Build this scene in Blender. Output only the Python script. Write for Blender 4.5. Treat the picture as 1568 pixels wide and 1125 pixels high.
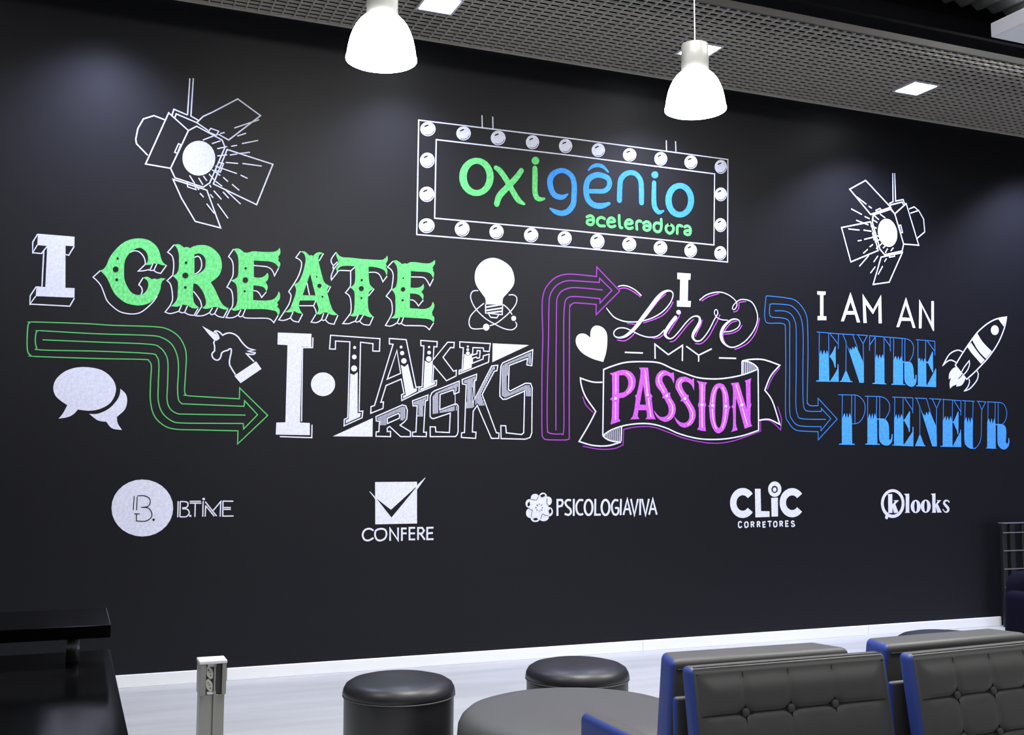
import bpy, bmesh, math, random
from mathutils import Vector, Matrix
from mathutils.geometry import tessellate_polygon
random.seed(4)
S = bpy.context.scene
for o in list(bpy.data.objects): bpy.data.objects.remove(o)

# ------------------------------------------------------------------ camera
FPX, PITCH, ROLL, YAW = 1637.5, 0.08928, 0.0046, 0.39177
CH = 1.35                                     # camera height
cp, sp = math.cos(PITCH), math.sin(PITCH)
FW = Vector((math.sin(YAW) * cp, math.cos(YAW) * cp, sp))
R0 = Vector((math.cos(YAW), -math.sin(YAW), 0)); U0 = R0.cross(FW)
RT = math.cos(ROLL) * R0 + math.sin(ROLL) * U0
UP = -math.sin(ROLL) * R0 + math.cos(ROLL) * U0
cam = bpy.data.objects.new('camera', bpy.data.cameras.new('camera'))
S.collection.objects.link(cam); S.camera = cam
cam.data.sensor_width = 36; cam.data.lens = FPX / 1568 * 36
cam.matrix_world = Matrix(((RT.x, UP.x, -FW.x, 0), (RT.y, UP.y, -FW.y, 0), (RT.z, UP.z, -FW.z, CH), (0, 0, 0, 1)))
cam.data.clip_end = 60

# ------------------------------------------------------------------ world, lights, exposure
S.view_settings.view_transform = 'Standard'; S.view_settings.look = 'None'
S.view_settings.gamma = 1; S.view_settings.use_curve_mapping = False
S.view_settings.exposure = 0.0
w = bpy.data.worlds.new('world'); S.world = w; w.use_nodes = True
w.node_tree.nodes['Background'].inputs[0].default_value = (0.55, 0.6, 0.75, 1)
w.node_tree.nodes['Background'].inputs[1].default_value = 0.02
WY, CZ = 6.95, 4.30                           # mural wall plane, height of the grid ceiling

def lamp(kind, name, loc, rot, power, color=(1, 1, 1), **k):
    d = bpy.data.lights.new(name, kind); d.energy = power; d.color = color
    for a, b in k.items(): setattr(d, a, b)
    o = bpy.data.objects.new(name, d); o.location = loc; o.rotation_euler = rot
    S.collection.objects.link(o); return o
# office ceiling luminaires over the room behind the camera and over the lounge
for x, y, p in ((0.6, 0.6, 28), (3.6, 0.6, 28), (6.6, 1.2, 40), (0.6, -2.4, 20), (4.6, -2.4, 20), (2.1, 3.35, 160), (5.3, 3.35, 165), (-1.6, 3.2, 75)):
    lamp('AREA', 'ceiling_luminaire_light', (x, y, 4.6), (0, 0, 0), p * 1.0, (1, 0.985, 0.95), shape='RECTANGLE', size=1.2, size_y=0.6)
# the recessed square downlights throw a cone down the mural wall
DOWN = (0.12, 2.10, 4.05, 6.03, 8.0)
for x, pw in zip(DOWN, (250, 240, 360, 470, 520)):
    lamp('SPOT', 'downlight_beam', (x, 6.33, CZ - 0.03), (math.radians(4), 0, 0), pw, (0.62, 0.66, 1), spot_size=math.radians(116), spot_blend=1.0, shadow_soft_size=0.1)

lamp('AREA', 'added_deck_fill', (6.5, 5.1, 4.42), (math.pi, 0, 0), 34, (1, 0.99, 0.96), shape='RECTANGLE', size=1.3, size_y=0.3)  # upward area lamp added to brighten the corrugated deck

# ------------------------------------------------------------------ materials
def mat(name, col, rough=0.6, metal=0.0, spec=0.5, noise=None, bump=None, emit=None, coat=0):
    m = bpy.data.materials.new(name); m.use_nodes = True; nt = m.node_tree; b = nt.nodes['Principled BSDF']
    b.inputs['Base Color'].default_value = (*col, 1); b.inputs['Roughness'].default_value = rough
    b.inputs['Metallic'].default_value = metal; b.inputs['Specular IOR Level'].default_value = spec
    if coat: b.inputs['Coat Weight'].default_value = coat; b.inputs['Coat Roughness'].default_value = 0.08
    tc = nt.nodes.new('ShaderNodeTexCoord')
    if noise:                                  # (colour 2, scale vector, lo, hi)
        c2, sc, lo, hi = noise
        mp = nt.nodes.new('ShaderNodeMapping'); mp.inputs['Scale'].default_value = sc
        n = nt.nodes.new('ShaderNodeTexNoise'); n.inputs['Scale'].default_value = 1; n.inputs['Detail'].default_value = 5
        r = nt.nodes.new('ShaderNodeValToRGB'); r.color_ramp.elements[0].position = lo; r.color_ramp.elements[1].position = hi
        r.color_ramp.elements[0].color = (*c2, 1); r.color_ramp.elements[1].color = (*col, 1)
        nt.links.new(tc.outputs['Object'], mp.inputs[0]); nt.links.new(mp.outputs[0], n.inputs[0])
        nt.links.new(n.outputs['Fac'], r.inputs[0]); nt.links.new(r.outputs[0], b.inputs['Base Color'])
    if bump:                                   # (scale, strength, distance)
        n = nt.nodes.new('ShaderNodeTexNoise'); n.inputs['Scale'].default_value = bump[0]; n.inputs['Detail'].default_value = 3
        bp = nt.nodes.new('ShaderNodeBump'); bp.inputs['Strength'].default_value = bump[1]; bp.inputs['Distance'].default_value = bump[2]
        nt.links.new(tc.outputs['Object'], n.inputs[0]); nt.links.new(n.outputs['Fac'], bp.inputs['Height']); nt.links.new(bp.outputs[0], b.inputs['Normal'])
    if emit:
        b.inputs['Emission Color'].default_value = (*emit[0], 1); b.inputs['Emission Strength'].default_value = emit[1]
    return m
M = {}
M['wall'] = mat('chalkboard_paint', (0.0038, 0.0041, 0.0070), 0.50, noise=((0.0032, 0.0035, 0.0060), (40, 40, 40), 0.3, 0.7), spec=0.31, bump=(260, 0.12, 0.002))
M['white'] = mat('white_chalk_paint', (0.80, 0.82, 0.95), 0.9, spec=0.1, noise=((0.68, 0.69, 0.81), (60, 60, 60), 0.34, 0.66))
M['green'] = mat('green_paint', (0.21, 0.80, 0.27), 0.85, spec=0.1, noise=((0.13, 0.64, 0.18), (70, 70, 45), 0.34, 0.62))
M['blue'] = mat('blue_paint', (0.085, 0.38, 0.97), 0.85, spec=0.1, noise=((0.055, 0.30, 0.85), (70, 70, 45), 0.34, 0.62))
M['magenta'] = mat('magenta_paint', (0.68, 0.14, 0.88), 0.85, spec=0.1, noise=((0.52, 0.09, 0.76), (70, 70, 45), 0.34, 0.62))
M['violet'] = mat('violet_paint_line', (0.33, 0.06, 0.45), 0.85, spec=0.1)
M['pink'] = mat('pale_pink_paint', (0.92, 0.62, 0.95), 0.85, spec=0.1)
M['baseboard'] = mat('white_skirting', (0.90, 0.91, 0.91), 0.4)
M['floor'] = mat('grey_vinyl_floor', (0.50, 0.51, 0.50), 0.42, noise=((0.42, 0.43, 0.42), (0.7, 7, 1), 0.35, 0.65))
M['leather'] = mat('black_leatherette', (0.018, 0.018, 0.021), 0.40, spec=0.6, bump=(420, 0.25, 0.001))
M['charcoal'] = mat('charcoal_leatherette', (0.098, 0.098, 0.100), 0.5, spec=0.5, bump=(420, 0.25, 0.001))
M['bluespill'] = mat('painted_blue_spill', (0.04, 0.075, 0.34), 0.45, spec=0.5, bump=(420, 0.2, 0.001))  # blue light on dark leatherette, put into the colour of the sides
M['seam'] = mat('dark_piping', (0.012, 0.012, 0.016), 0.5)
M['gloss'] = mat('black_gloss_lacquer', (0.003, 0.003, 0.004), 0.13, spec=0.05)
M['alu'] = mat('brushed_aluminium', (0.36, 0.36, 0.34), 0.38, metal=0.6)
M['steel'] = mat('pale_satin_metal', (0.40, 0.40, 0.38), 0.42, metal=0.3)
M['socket'] = mat('ivory_plastic', (0.55, 0.56, 0.50), 0.5)
M['socketdark'] = mat('grey_socket_panel', (0.05, 0.05, 0.055), 0.35)
M['hole'] = mat('black_hole', (0.004, 0.004, 0.004), 0.8)
M['slat'] = mat('grey_metal_slat', (0.45, 0.425, 0.38), 0.6)
M['frame'] = mat('dark_grey_trim', (0.09, 0.085, 0.08), 0.6)
M['blueline'] = mat('thin_blue_line', (0.045, 0.20, 0.60), 0.85, spec=0.1)
M['greenline'] = mat('thin_green_line', (0.11, 0.52, 0.15), 0.85, spec=0.1)
M['void'] = mat('black_soffit', (0.006, 0.006, 0.008), 0.9, spec=0.1)
M['plaster'] = mat('grey_plaster', (0.30, 0.31, 0.34), 0.9)
M['galv'] = mat('galvanised_steel', (0.75, 0.77, 0.76), 0.5, noise=((0.55, 0.57, 0.56), (3, 3, 3), 0.35, 0.65))
M['whitemetal'] = mat('white_enamel', (0.78, 0.77, 0.84), 0.45)
M['navy'] = mat('navy_fabric', (0.003, 0.003, 0.012), 0.9, spec=0.1, bump=(500, 0.4, 0.001))
M['glow'] = mat('lit_opal_shade', (1, 1, 1), 0.4, emit=((0.97, 0.98, 1), 5.5))
M['panel'] = mat('lit_led_panel', (1, 1, 1), 0.4, emit=((0.93, 0.96, 1), 14))
M['rod'] = mat('grey_wire', (0.35, 0.35, 0.36), 0.35, metal=0.8)
M['blackmetal'] = mat('black_powder_coat', (0.008, 0.008, 0.009), 0.5)

# ------------------------------------------------------------------ helpers
def link(name, me, m=None, parent=None):
    o = bpy.data.objects.new(name, me); S.collection.objects.link(o)
    for x in (m if isinstance(m, (list, tuple)) else [m] if m else []): me.materials.append(M[x])
    if parent: o.parent = parent
    return o
def empty(name, loc=(0, 0, 0), rz=0, parent=None):
    o = bpy.data.objects.new(name, None); S.collection.objects.link(o); o.location = loc; o.rotation_euler = (0, 0, rz)
    o.empty_display_size = 0.1
    if parent: o.parent = parent
    return o
def tag(o, label=None, cat=None, group=None, kind=None):
    for k, v in (('label', label), ('category', cat), ('group', group), ('kind', kind)):
        if v: o[k] = v
    return o
def from_bm(name, bm, m, parent=None, smooth=False):
    me = bpy.data.meshes.new(name); bm.normal_update(); bm.to_mesh(me); bm.free()
    if smooth:
        for p in me.polygons: p.use_smooth = True
    return link(name, me, m, parent)
def box_bm(c, s, bev=0, seg=3, bm=None):
    b = bm or bmesh.new()
    r = bmesh.ops.create_cube(b, size=1)
    for v in r['verts']: v.co = Vector((v.co.x * s[0] + c[0], v.co.y * s[1] + c[1], v.co.z * s[2] + c[2]))
    if bev:
        es = list({e for v in r['verts'] for e in v.link_edges})
        bmesh.ops.bevel(b, geom=es, offset=bev, segments=seg, affect='EDGES', profile=0.5)
    return b
def box(name, lo, hi, m, parent=None, bev=0, seg=3):
    c = [(a + b) / 2 for a, b in zip(lo, hi)]; s = [b - a for a, b in zip(lo, hi)]
    return from_bm(name, box_bm(c, s, bev, seg), m, parent, smooth=bev > 0.008)
def lathe(name, prof, m, parent=None, n=48, c=(0, 0, 0), smooth=True):
    bm = bmesh.new(); rings = []
    for r, z in prof:
        rings.append([bm.verts.new((c[0] + max(r, 1e-5) * math.cos(2 * math.pi * i / n), c[1] + max(r, 1e-5) * math.sin(2 * math.pi * i / n), c[2] + z)) for i in range(n)])
    for a, b in zip(rings, rings[1:]):
        for i in range(n): bm.faces.new((a[i], a[(i + 1) % n], b[(i + 1) % n], b[i]))
    bmesh.ops.remove_doubles(bm, verts=bm.verts, dist=1e-4); bmesh.ops.recalc_face_normals(bm, faces=bm.faces)
    return from_bm(name, bm, m, parent, smooth)

# ------------------------------------------------------------------ setting
floor = tag(box('floor', (-4.2, -5.2, -0.1), (10.2, WY + 0.2, 0), 'floor'), kind='structure')
wall = tag(box('wall_back', (-4.2, WY, 0), (10.2, WY + 0.2, 5.3), 'wall'), kind='structure')
for n, lo, hi in (('wall_left', (-4.4, -5.2, 0), (-4.2, WY + 0.2, 5.3)), ('wall_right', (10.2, -5.2, 0), (10.4, WY + 0.2, 5.3)), ('wall_front', (-4.4, -5.4, 0), (10.4, -5.2, 5.3))):
    tag(box(n, lo, hi, 'plaster'), kind='structure')
tag(box('ceiling', (-4.4, -5.4, 5.3), (10.4, WY + 0.2, 5.4), 'void'), kind='structure')
bb = tag(empty('baseboard_back', (0, WY, 0)), kind='structure')
for x0, x1 in ((-4.2, 0.96), (0.96, 3.9), (3.9, 5.95), (5.95, 7.366)):
    box('board', (x0 + 0.0015, -0.018, 0), (x1 - 0.0015, 0, 0.075), 'baseboard', bb, bev=0.003, seg=2)

# ------------------------------------------------------------------ ceiling of open metal cells
grid = tag(empty('ceiling_grid', (0, 0, CZ)), kind='structure')
X0, X1, Y0, Y1 = -1.0, 9.2, 5.66, WY
PX, PY, HT, TH = 0.0785, 0.0575, 0.0135, 0.0075
lights_x = DOWN
LS, LYC = 0.25, 6.33                          # square downlights
def hit(lo, hi, a, b): return hi > a and lo < b
bmm = box_bm((0, 0, HT / 2), (X1 - X0, TH, HT)); me_long = bpy.data.meshes.new('long_slat'); bmm.to_mesh(me_long); bmm.free(); me_long.materials.append(M['slat'])
ny = int((Y1 - Y0) / PY)
for i in range(1, ny + 1):
    y = Y0 + i * PY
    o = bpy.data.objects.new('long_slat', me_long); S.collection.objects.link(o); o.parent = grid; o.location = ((X0 + X1) / 2, y, 0)
bmm = box_bm((0, 0, HT / 2), (TH, Y1 - Y0, HT)); me_x = bpy.data.meshes.new('cross_slat'); bmm.to_mesh(me_x); bmm.free(); me_x.materials.append(M['slat'])
for i in range(int((X1 - X0) / PX) + 1):
    o = bpy.data.objects.new('cross_slat', me_x); S.collection.objects.link(o); o.parent = grid; o.location = (X0 + i * PX, (Y0 + Y1) / 2, 0.0008)
box('edge_frame', (X0, Y0 - 0.016, -0.004), (X1, Y0 + 0.004, 0.042), 'frame', grid)
box('wall_angle', (X0, Y1 - 0.02, -0.003), (X1, Y1 - 0.001, 0.012), 'slat', grid)
tag(box('ceiling_backing', (X0, Y0, CZ + 0.13), (X1, Y1, CZ + 0.15), 'void'), kind='structure')
names = ['square recessed downlight left of the near pendant lamp, outside the mural headline', 'square lit downlight in the ceiling grid beside the left pendant lamp',
         'square lit downlight in the ceiling grid just behind the right pendant lamp', 'square lit downlight in the ceiling grid near the right edge, no lamp beside it', '']
for x, nm in list(zip(DOWN, names))[1:4]:
    t = tag(empty('ceiling_downlight', (x, LYC, CZ)), nm, 'ceiling light', 'recessed square downlights')
    f = bmesh.new(); h = LS / 2
    for lo, hi in (((-h, -h), (h, -h + .016)), ((-h, h - .016), (h, h)), ((-h, -h + .016), (-h + .016, h - .016)), ((h - .016, -h + .016), (h, h - .016))):
        box_bm(((lo[0] + hi[0]) / 2, (lo[1] + hi[1]) / 2, -0.008), (hi[0] - lo[0], hi[1] - lo[1], 0.012), bm=f)
    from_bm('light_frame', f, 'whitemetal', t)
    box('diffuser', (-h + .014, -h + .014, -0.010), (h - .014, h - .014, -0.004), 'panel', t)
    box('housing', (-h + .004, -h + .004, -0.003), (h - .004, h - .004, 0.06), 'frame', t)

# corrugated deck and white luminaire body at the upper right
bm = bmesh.new(); n = 260; xa, xb = 5.2, 9.4; rows = []
for y in (5.93, 3.6):
    for dz in (0, 0.006):
        rows.append([bm.verts.new((xa + (xb - xa) * i / n, y, 4.82 + dz + 0.018 * math.sin(i / n * (xb - xa) / 0.16 * 2 * math.pi))) for i in range(n + 1)])
for a, b in ((0, 2), (1, 3), (0, 1), (2, 3)):
    for i in range(n): bm.faces.new((rows[a][i], rows[a][i + 1], rows[b][i + 1], rows[b][i]))
bmesh.ops.recalc_face_normals(bm, faces=bm.faces)
tag(from_bm('corrugated_sheet', bm, 'galv', smooth=True), 'grey corrugated metal sheet high in the top right corner', 'metal sheet')
t = tag(empty('hanging_luminaire', (6.4, 5.1, 4.30)), 'white box luminaire hanging under the corrugated sheet', 'ceiling light')
box('housing', (-0.61, -0.22, 0), (0.95, 0.262, 0.10), 'whitemetal', t, bev=0.006, seg=2)
box('lower_cover', (-0.59, -0.20, -0.004), (0.93, 0.25, 0.002), 'baseboard', t)
for sx in (-0.4, 0.7): lathe('hanger_wire', [(0.003, 0.1), (0.003, 0.48)], 'rod', t, n=8, c=(sx, 0, 0))

# ------------------------------------------------------------------ mural
ORG = Vector((0, 0, CH))
def on_wall(px, py):
    """photo point -> metres along / up the mural wall"""
    d = FW + (px - 784) / FPX * RT - (py - 562.5) / FPX * UP
    k = WY / d.y
    return (d.x * k, CH + d.z * k)
V = [0, 0, 1.0]
def view(ox, oy, s): V[:] = [ox, oy, s]
def vp(x, y): return (V[0] + x / V[2], V[1] + y / V[2])
def mpp(px, py):                               # metres per photo pixel (upright) at that point of the wall
    d = FW + (px - 784) / FPX * RT - (py - 562.5) / FPX * UP
    return (WY / d.y) / FPX
cur = {'g': None, 'name': None, 'v': [], 'f': [], 'm': [], 'k': 0, 'parent': None, 'label': None}
def flush():
    if cur['f']:
        xs = [v[0] for v in cur['v']]; zs = [v[1] for v in cur['v']]
        cx, cz = (min(xs) + max(xs)) / 2, (min(zs) + max(zs)) / 2
        me = bpy.data.meshes.new(cur['name'])
        used = sorted(set(cur['m']))
        me.from_pydata([(x - cx, -l, z - cz) for x, z, l in cur['v']], [], cur['f'])
        for u in used: me.materials.append(M[u])
        for p, mm in zip(me.polygons, cur['m']): p.material_index = used.index(mm)
        o = bpy.data.objects.new(cur['name'], me); S.collection.objects.link(o)
        par = cur['parent']; o.parent = par
        o.location = Vector((cx, WY, cz)) - (Vector(par.location) if par is not wall else Vector())
        if cur['label']: o['label'] = cur['label']
    cur.update(v=[], f=[], m=[], k=0)
def part(name, label):                         # a painted motif that is one mesh on the wall
    flush(); cur.update(name=name, parent=wall, label=label)
def group(name, label, px, py):                # a painted motif with sub-parts
    flush(); x, z = on_wall(px, py)
    e = empty(name, (x, WY, z), parent=wall); e['label'] = label
    cur.update(g=e, parent=e, name='stroke', label=None)
def sub(name, label=None): flush(); cur.update(name=name, parent=cur['g'], label=label)
def layer(): cur['k'] += 1; return 0.0012 + 0.00022 * cur['k']
def emitpoly(loops, m):
    l = layer()
    loops = [[on_wall(*vp(*p)) for p in lp] for lp in loops]
    tris = tessellate_polygon([[Vector((x, z, 0)) for x, z in lp] for lp in loops])
    flat = [p for lp in loops for p in lp]; b = len(cur['v'])
    cur['v'] += [(x, z, l) for x, z in flat]
    for t in tris:
        a, c, d = (flat[i] for i in t)
        s = (c[0] - a[0]) * (d[1] - a[1]) - (c[1] - a[1]) * (d[0] - a[0])
        if abs(s) < 1e-12: continue
        t = t if s > 0 else (t[0], t[2], t[1])
        cur['f'].append(tuple(b + i for i in t)); cur['m'].append(m)
def parse(s):
    out = []
    for t in s.split():
        c = t.endswith('*'); out.append(([float(q) for q in t.rstrip('*').split(',')], c))
    return out
def spline(pts, closed, sm=True):
    """Catmull-Rom through the points; points flagged * are corners"""
    P = [p for p, c in pts]; C = [c for p, c in pts]; n = len(P)
    if closed and P[0] == P[-1] and n > 2: P, C = P[:-1], C[:-1]; n -= 1
    if not sm: return P
    out = []
    rng = range(n) if closed else range(n - 1)
    for i in rng:
        p1, p2 = P[i], P[(i + 1) % n]
        p0 = P[(i - 1) % n] if (closed or i > 0) and not C[i] else p1
        p3 = P[(i + 2) % n] if (closed or i + 2 < n) and not C[(i + 1) % n] else p2
        out.append(p1)
        d = math.dist(p1[:2], p2[:2]) / V[2]
        if C[i] and C[(i + 1) % n]: continue
        k = max(2, min(6, int(d / 3) + 1))
        for j in range(1, k):
            t = j / k
            out.append([0.5 * (2 * b + (c - a) * t + (2 * a - 5 * b + 4 * c - d_) * t * t + (3 * b - a - 3 * c + d_) * t ** 3) for a, b, c, d_ in zip(p0, p1, p2, p3)])
    if not closed: out.append(P[-1])
    return out
def F(m, s, *holes, sm=False):
    emitpoly([[p[:2] for p in spline(parse(q), True, sm)] for q in (s,) + holes], m)
def ell(cx, cy, rx, ry, rot=0, n=28):
    c, s_ = math.cos(math.radians(rot)), math.sin(math.radians(rot))
    return [(cx + rx * math.cos(a) * c - ry * math.sin(a) * s_, cy + rx * math.cos(a) * s_ + ry * math.sin(a) * c) for a in (2 * math.pi * i / n for i in range(n))]
def E_(m, cx, cy, rx, ry, rot=0, hole=None):
    emitpoly([ell(cx, cy, rx, ry, rot)] + ([ell(*hole)] if hole else []), m)
def ribbon(m, P, Wd, closed, cap=False):
    l = layer(); Q = [on_wall(*vp(p[0], p[1])) for p in P]
    q = [Q[0]]; ww = [Wd[0]]
    for a, b in zip(Q[1:], Wd[1:]):
        if math.dist(a, q[-1]) > 1e-5: q.append(a); ww.append(b)
    if closed and len(q) > 2 and math.dist(q[0], q[-1]) < 1e-5: q.pop(); ww.pop()
    n = len(q)
    if n < 2: return
    b0 = len(cur['v']); l0 = l
    for i in range(n):
        l = l0 + 0.00018 * i / n
        a = q[(i - 1) % n] if closed or i else None; c = q[(i + 1) % n] if closed or i < n - 1 else None
        def un(u, v): d = math.dist(u, v) or 1; return ((v[0] - u[0]) / d, (v[1] - u[1]) / d)
        t1 = un(a, q[i]) if a else un(q[i], c); t2 = un(q[i], c) if c else t1
        nx, nz = -(t1[1] + t2[1]), t1[0] + t2[0]; L_ = math.hypot(nx, nz)
        if L_ < 1e-3: nx, nz, L_ = -t1[1], t1[0], 1
        nx, nz = nx / L_, nz / L_
        k = 1 / max(0.4, nx * -t1[1] + nz * t1[0]); h = ww[i] / 2 * k
        cur['v'] += [(q[i][0] + nx * h, q[i][1] + nz * h, l), (q[i][0] - nx * h, q[i][1] - nz * h, l)]
    for i in range(n if closed else n - 1):
        j = (i + 1) % n
        cur['f'].append((b0 + 2 * i, b0 + 2 * i + 1, b0 + 2 * j + 1, b0 + 2 * j)); cur['m'].append(m)
    if cap:
        for i in (0, n - 1):
            b = len(cur['v']); cur['v'] += [(q[i][0] + ww[i] / 2 * math.cos(a), q[i][1] + ww[i] / 2 * math.sin(a), l0 + 0.0002) for a in (math.pi * 2 * k / 12 for k in range(12))]
            cur['f'].append(tuple(range(b, b + 12))); cur['m'].append(m)
def L(m, w_, *paths, closed=False, sm=False, cap=False):
    """strokes; w_ = width in photo pixels"""
    for s in paths:
        P = [p[:2] for p in spline(parse(s), closed, sm)]
        k = mpp(*vp(*P[0])); ribbon(m, P, [w_ * k] * len(P), closed, cap)
def LV(m, s, dx=0, dy=0, scale=1, fixed=None):
    """smooth brush stroke with varying width (x,y,w in view units)"""
    P = spline(parse(s), False, True); k = mpp(*vp(*P[0][:2])) / V[2]
    ribbon(m, [(p[0] + dx, p[1] + dy) for p in P], [(fixed * V[2] if fixed else max(p[2], 1) * scale) * k for p in P], False, True)
def H(m, s, step, w_):
    """vertical hatching clipped to a polygon (view units)"""
    P = [p for p, c in parse(s)]; x = min(p[0] for p in P) + step / 2; l = layer()
    while x < max(p[0] for p in P):
        ys = []
        for a, b in zip(P, P[1:] + P[:1]):
            if (a[0] - x) * (b[0] - x) < 0: ys.append(a[1] + (b[1] - a[1]) * (x - a[0]) / (b[0] - a[0]))
        ys.sort()
        for y0, y1 in zip(ys[::2], ys[1::2]):
            if y1 - y0 < 4: continue
            q = [on_wall(*vp(x + dx * w_ / 2, y)) for dx, y in ((-1, y0), (1, y0), (1, y1), (-1, y1))]
            b = len(cur['v']); cur['v'] += [(u, v_, l) for u, v_ in q]; cur['f'].append((b, b + 3, b + 2, b + 1)); cur['m'].append(m)
        x += step
def dots(m, *ds):
    for d in ds: E_(m, *d)

W2 = 2.0
# theatre spotlight, left
view(200, 110, 4.5)
group('painted_spotlight', 'white line drawing of a theatre spotlight at upper left, its beam thrown to the lower right', 300, 240)
sub('lamp_body')
L('white', W2, '408,45 392,298', '432,45 415,305 468,335', '392,298 298,258 285,300', '302,322 314,290 455,350 535,405', '234,330 160,302 88,325 50,390 35,465 40,495 117,575')
L('white', W2, '262,283 103,635 275,665 398,405', '398,405 455,375 630,470 650,520 545,765 500,795 305,730 275,665', closed=True)
L('white', 1.7, '330,495 303,555 322,562 345,503', '552,390 535,415 590,437 607,410', '605,625 640,632 618,692 583,680', '388,757 440,775 450,812 393,793', closed=True)
sub('barn_door'); L('white', W2, '455,350 500,307 560,280 738,187 895,302 675,470 605,430')
sub('barn_door'); L('white', W2, '665,535 980,637 868,915 570,772', closed=True)
sub('barn_door'); L('white', W2, '292,740 525,815 620,1075 445,1030 350,870', closed=True)
sub('lamp_lens'); E_('white', 470, 595, 113, 120)
sub('light_ray')
L('white', 1.8, '498,470 600,430', '617,425 648,418', '715,387 885,330', '560,495 620,475', '735,443 795,423', '597,530 665,515', '693,513 733,507', '767,495 878,473', '597,580 665,572', '683,574 735,566', '745,564 822,555', '655,625 740,632', '770,632 903,650', '583,650 732,702', '757,712 805,735', '560,675 617,715', '637,727 670,757', '698,775 748,818', '540,705 575,745', '585,755 630,790', '655,817 757,912', '500,718 525,752', '543,780 553,797', '572,820 625,880', '598,910 670,1010', '468,732 497,780', '548,845 568,870', '635,828 675,872', '405,715 440,770', '450,785 470,815', '477,838 502,865', '523,910 575,977')
# theatre spotlight, right
view(1260, 250, 5.62)
group('painted_spotlight', 'smaller white line drawing of a theatre spotlight at upper right, its beam thrown to the lower left', 1355, 350)
sub('lamp_body')
L('white', 1.9, '600,85 603,330 570,347', '617,85 625,325 690,312 703,350', '575,360 683,333 692,357', '617,437 578,380', '740,393 785,375 825,410 865,480 875,590 810,645', '750,430 825,405')
L('white', 1.9, '580,395 617,435 693,695 680,755 530,787 490,740 425,510 430,445', '617,435 715,347 823,705 693,695', closed=True)
L('white', 1.6, '455,405 490,388 505,410 470,420', '652,535 668,532 683,595 668,600', '425,600 445,592 460,655 437,660', '570,790 610,780 615,800 570,808', closed=True)
sub('barn_door'); L('white', 1.9, '230,223 367,147 583,378 410,440', closed=True)
sub('barn_door'); L('white', 1.9, '160,553 410,503 475,750 240,848', closed=True)
sub('barn_door'); L('white', 1.9, '500,807 683,768 570,1022 432,1042', closed=True)
sub('lamp_lens'); E_('white', 556, 598, 82, 122, -10)
sub('light_ray')
L('white', 1.7, '290,288 373,352', '393,368 420,387', '243,392 333,440', '358,458 400,477', '430,440 480,485', '490,437 535,470', '420,480 467,510', '285,490 390,530', '410,540 460,558', '217,565 312,575', '348,575 415,585', '297,668 330,662', '353,655 475,625', '400,720 427,698', '445,680 487,655', '345,775 383,740', '455,735 505,690', '513,730 535,710', '310,887 390,795', '433,850 470,797', '533,770 553,735', '580,755 603,727', '405,945 447,890', '525,848 543,820', '470,958 510,885')
# I CREATE
view(0, 340, 4.326)
group('painted_headline', 'large block letter I in white and the green circus style word CREATE beside it', 355, 425)
sub('letter', 'white slab serif letter I with a drawn thickness')
F('white', '252,77 494,97 492,160 434,156 433,435 494,437 493,500 236,490 243,425 300,430 313,158 247,152')
L('white', 1.8, '250,79 217,132 216,203 247,152', '216,203 275,208 313,160', '290,190 278,428', '492,160 455,220 434,214', '241,427 200,488 198,543 236,492', '198,543 462,557 493,503')
view(135, 355, 8.333)
sub('letter', 'green letter C with white outline shading')
F('green', '155,493* 205,465 240,410 270,335 330,250 400,175 480,120 560,92 640,83 720,90 790,115 850,160 890,210 912,265 935,350 960,395 1000,425* 950,425 905,410* 880,405 855,405 830,400* 790,420 730,418* 758,380 765,330 755,285 720,235 670,203 620,210 570,235 520,280 480,340 463,400 457,500 462,600 490,680 540,760 590,795 650,805 700,790 740,755 765,700 765,650 750,615 700,585* 735,572 770,578 810,605* 850,595 870,605* 900,600 930,588 990,597* 950,625 930,670 920,735 880,820 820,880 760,915 670,937 580,932 480,905 400,850 340,790 300,720 265,640 230,575', sm=True)
L('white', 1.6, '155,493* 62,578* 110,620 165,690 205,790 240,875 310,950 400,1015 500,1042 600,1045 680,1020 760,960 830,890 880,818', '535,262 580,242 640,250 690,290 722,350 730,412', '730,412* 640,500* 700,497 770,482* 800,492 835,490* 870,515 925,530* 1000,425', '828,400 790,482', '875,408 840,488', '700,585* 645,675* 680,710 690,760 672,800', sm=True)
dots('wall', (377, 339, 15, 15), (351, 478, 37, 38), (364, 610, 19, 19))
view(245, 360, 8.333)
sub('letter', 'green letter R with white outline shading')
F('green', '180,122* 240,115 290,145 305,160* 340,150 385,165* 440,138 530,125 620,140 700,190 760,260 785,340 787,420 760,500 700,565 645,600* 700,690 760,820 810,895 880,935* 830,950 780,935 740,920* 700,915 660,920* 600,940 540,930* 580,890 585,840 560,750 520,680 470,625 425,617* 420,720 422,800 440,870 500,925* 440,935 390,920 355,895* 320,890 285,885* 220,912 140,905* 190,860 220,800 228,700 230,620 215,570 165,520* 215,485 238,430 242,330 240,240 215,165', '438,245* 490,232 545,255 578,300 582,360 570,425 520,475 438,513*', sm=True)
L('white', 1.6, '180,122* 97,218* 150,260 170,320 175,400 163,510* 90,580* 130,620 150,690 158,760 158,830 125,905* 65,980* 120,1000 180,990 240,970* 275,990 310,985* 370,1015 435,1022* 485,935', '275,890 240,972', '350,900 315,985', '440,285 480,268 510,290 530,350 525,420 490,470 440,500', '425,715 470,770 515,840 532,910* 455,1028* 520,1030 580,1015 630,988* 660,1015 695,1000* 740,1035 810,1050* 865,945', '670,925 630,990', '735,925 697,1000', sm=True)
dots('wall', (333, 352, 17, 17), (323, 514, 38, 36), (323, 666, 17, 17))
view(340, 370, 8.333)
sub('letter', 'first green letter E with white outline shading')
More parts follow.
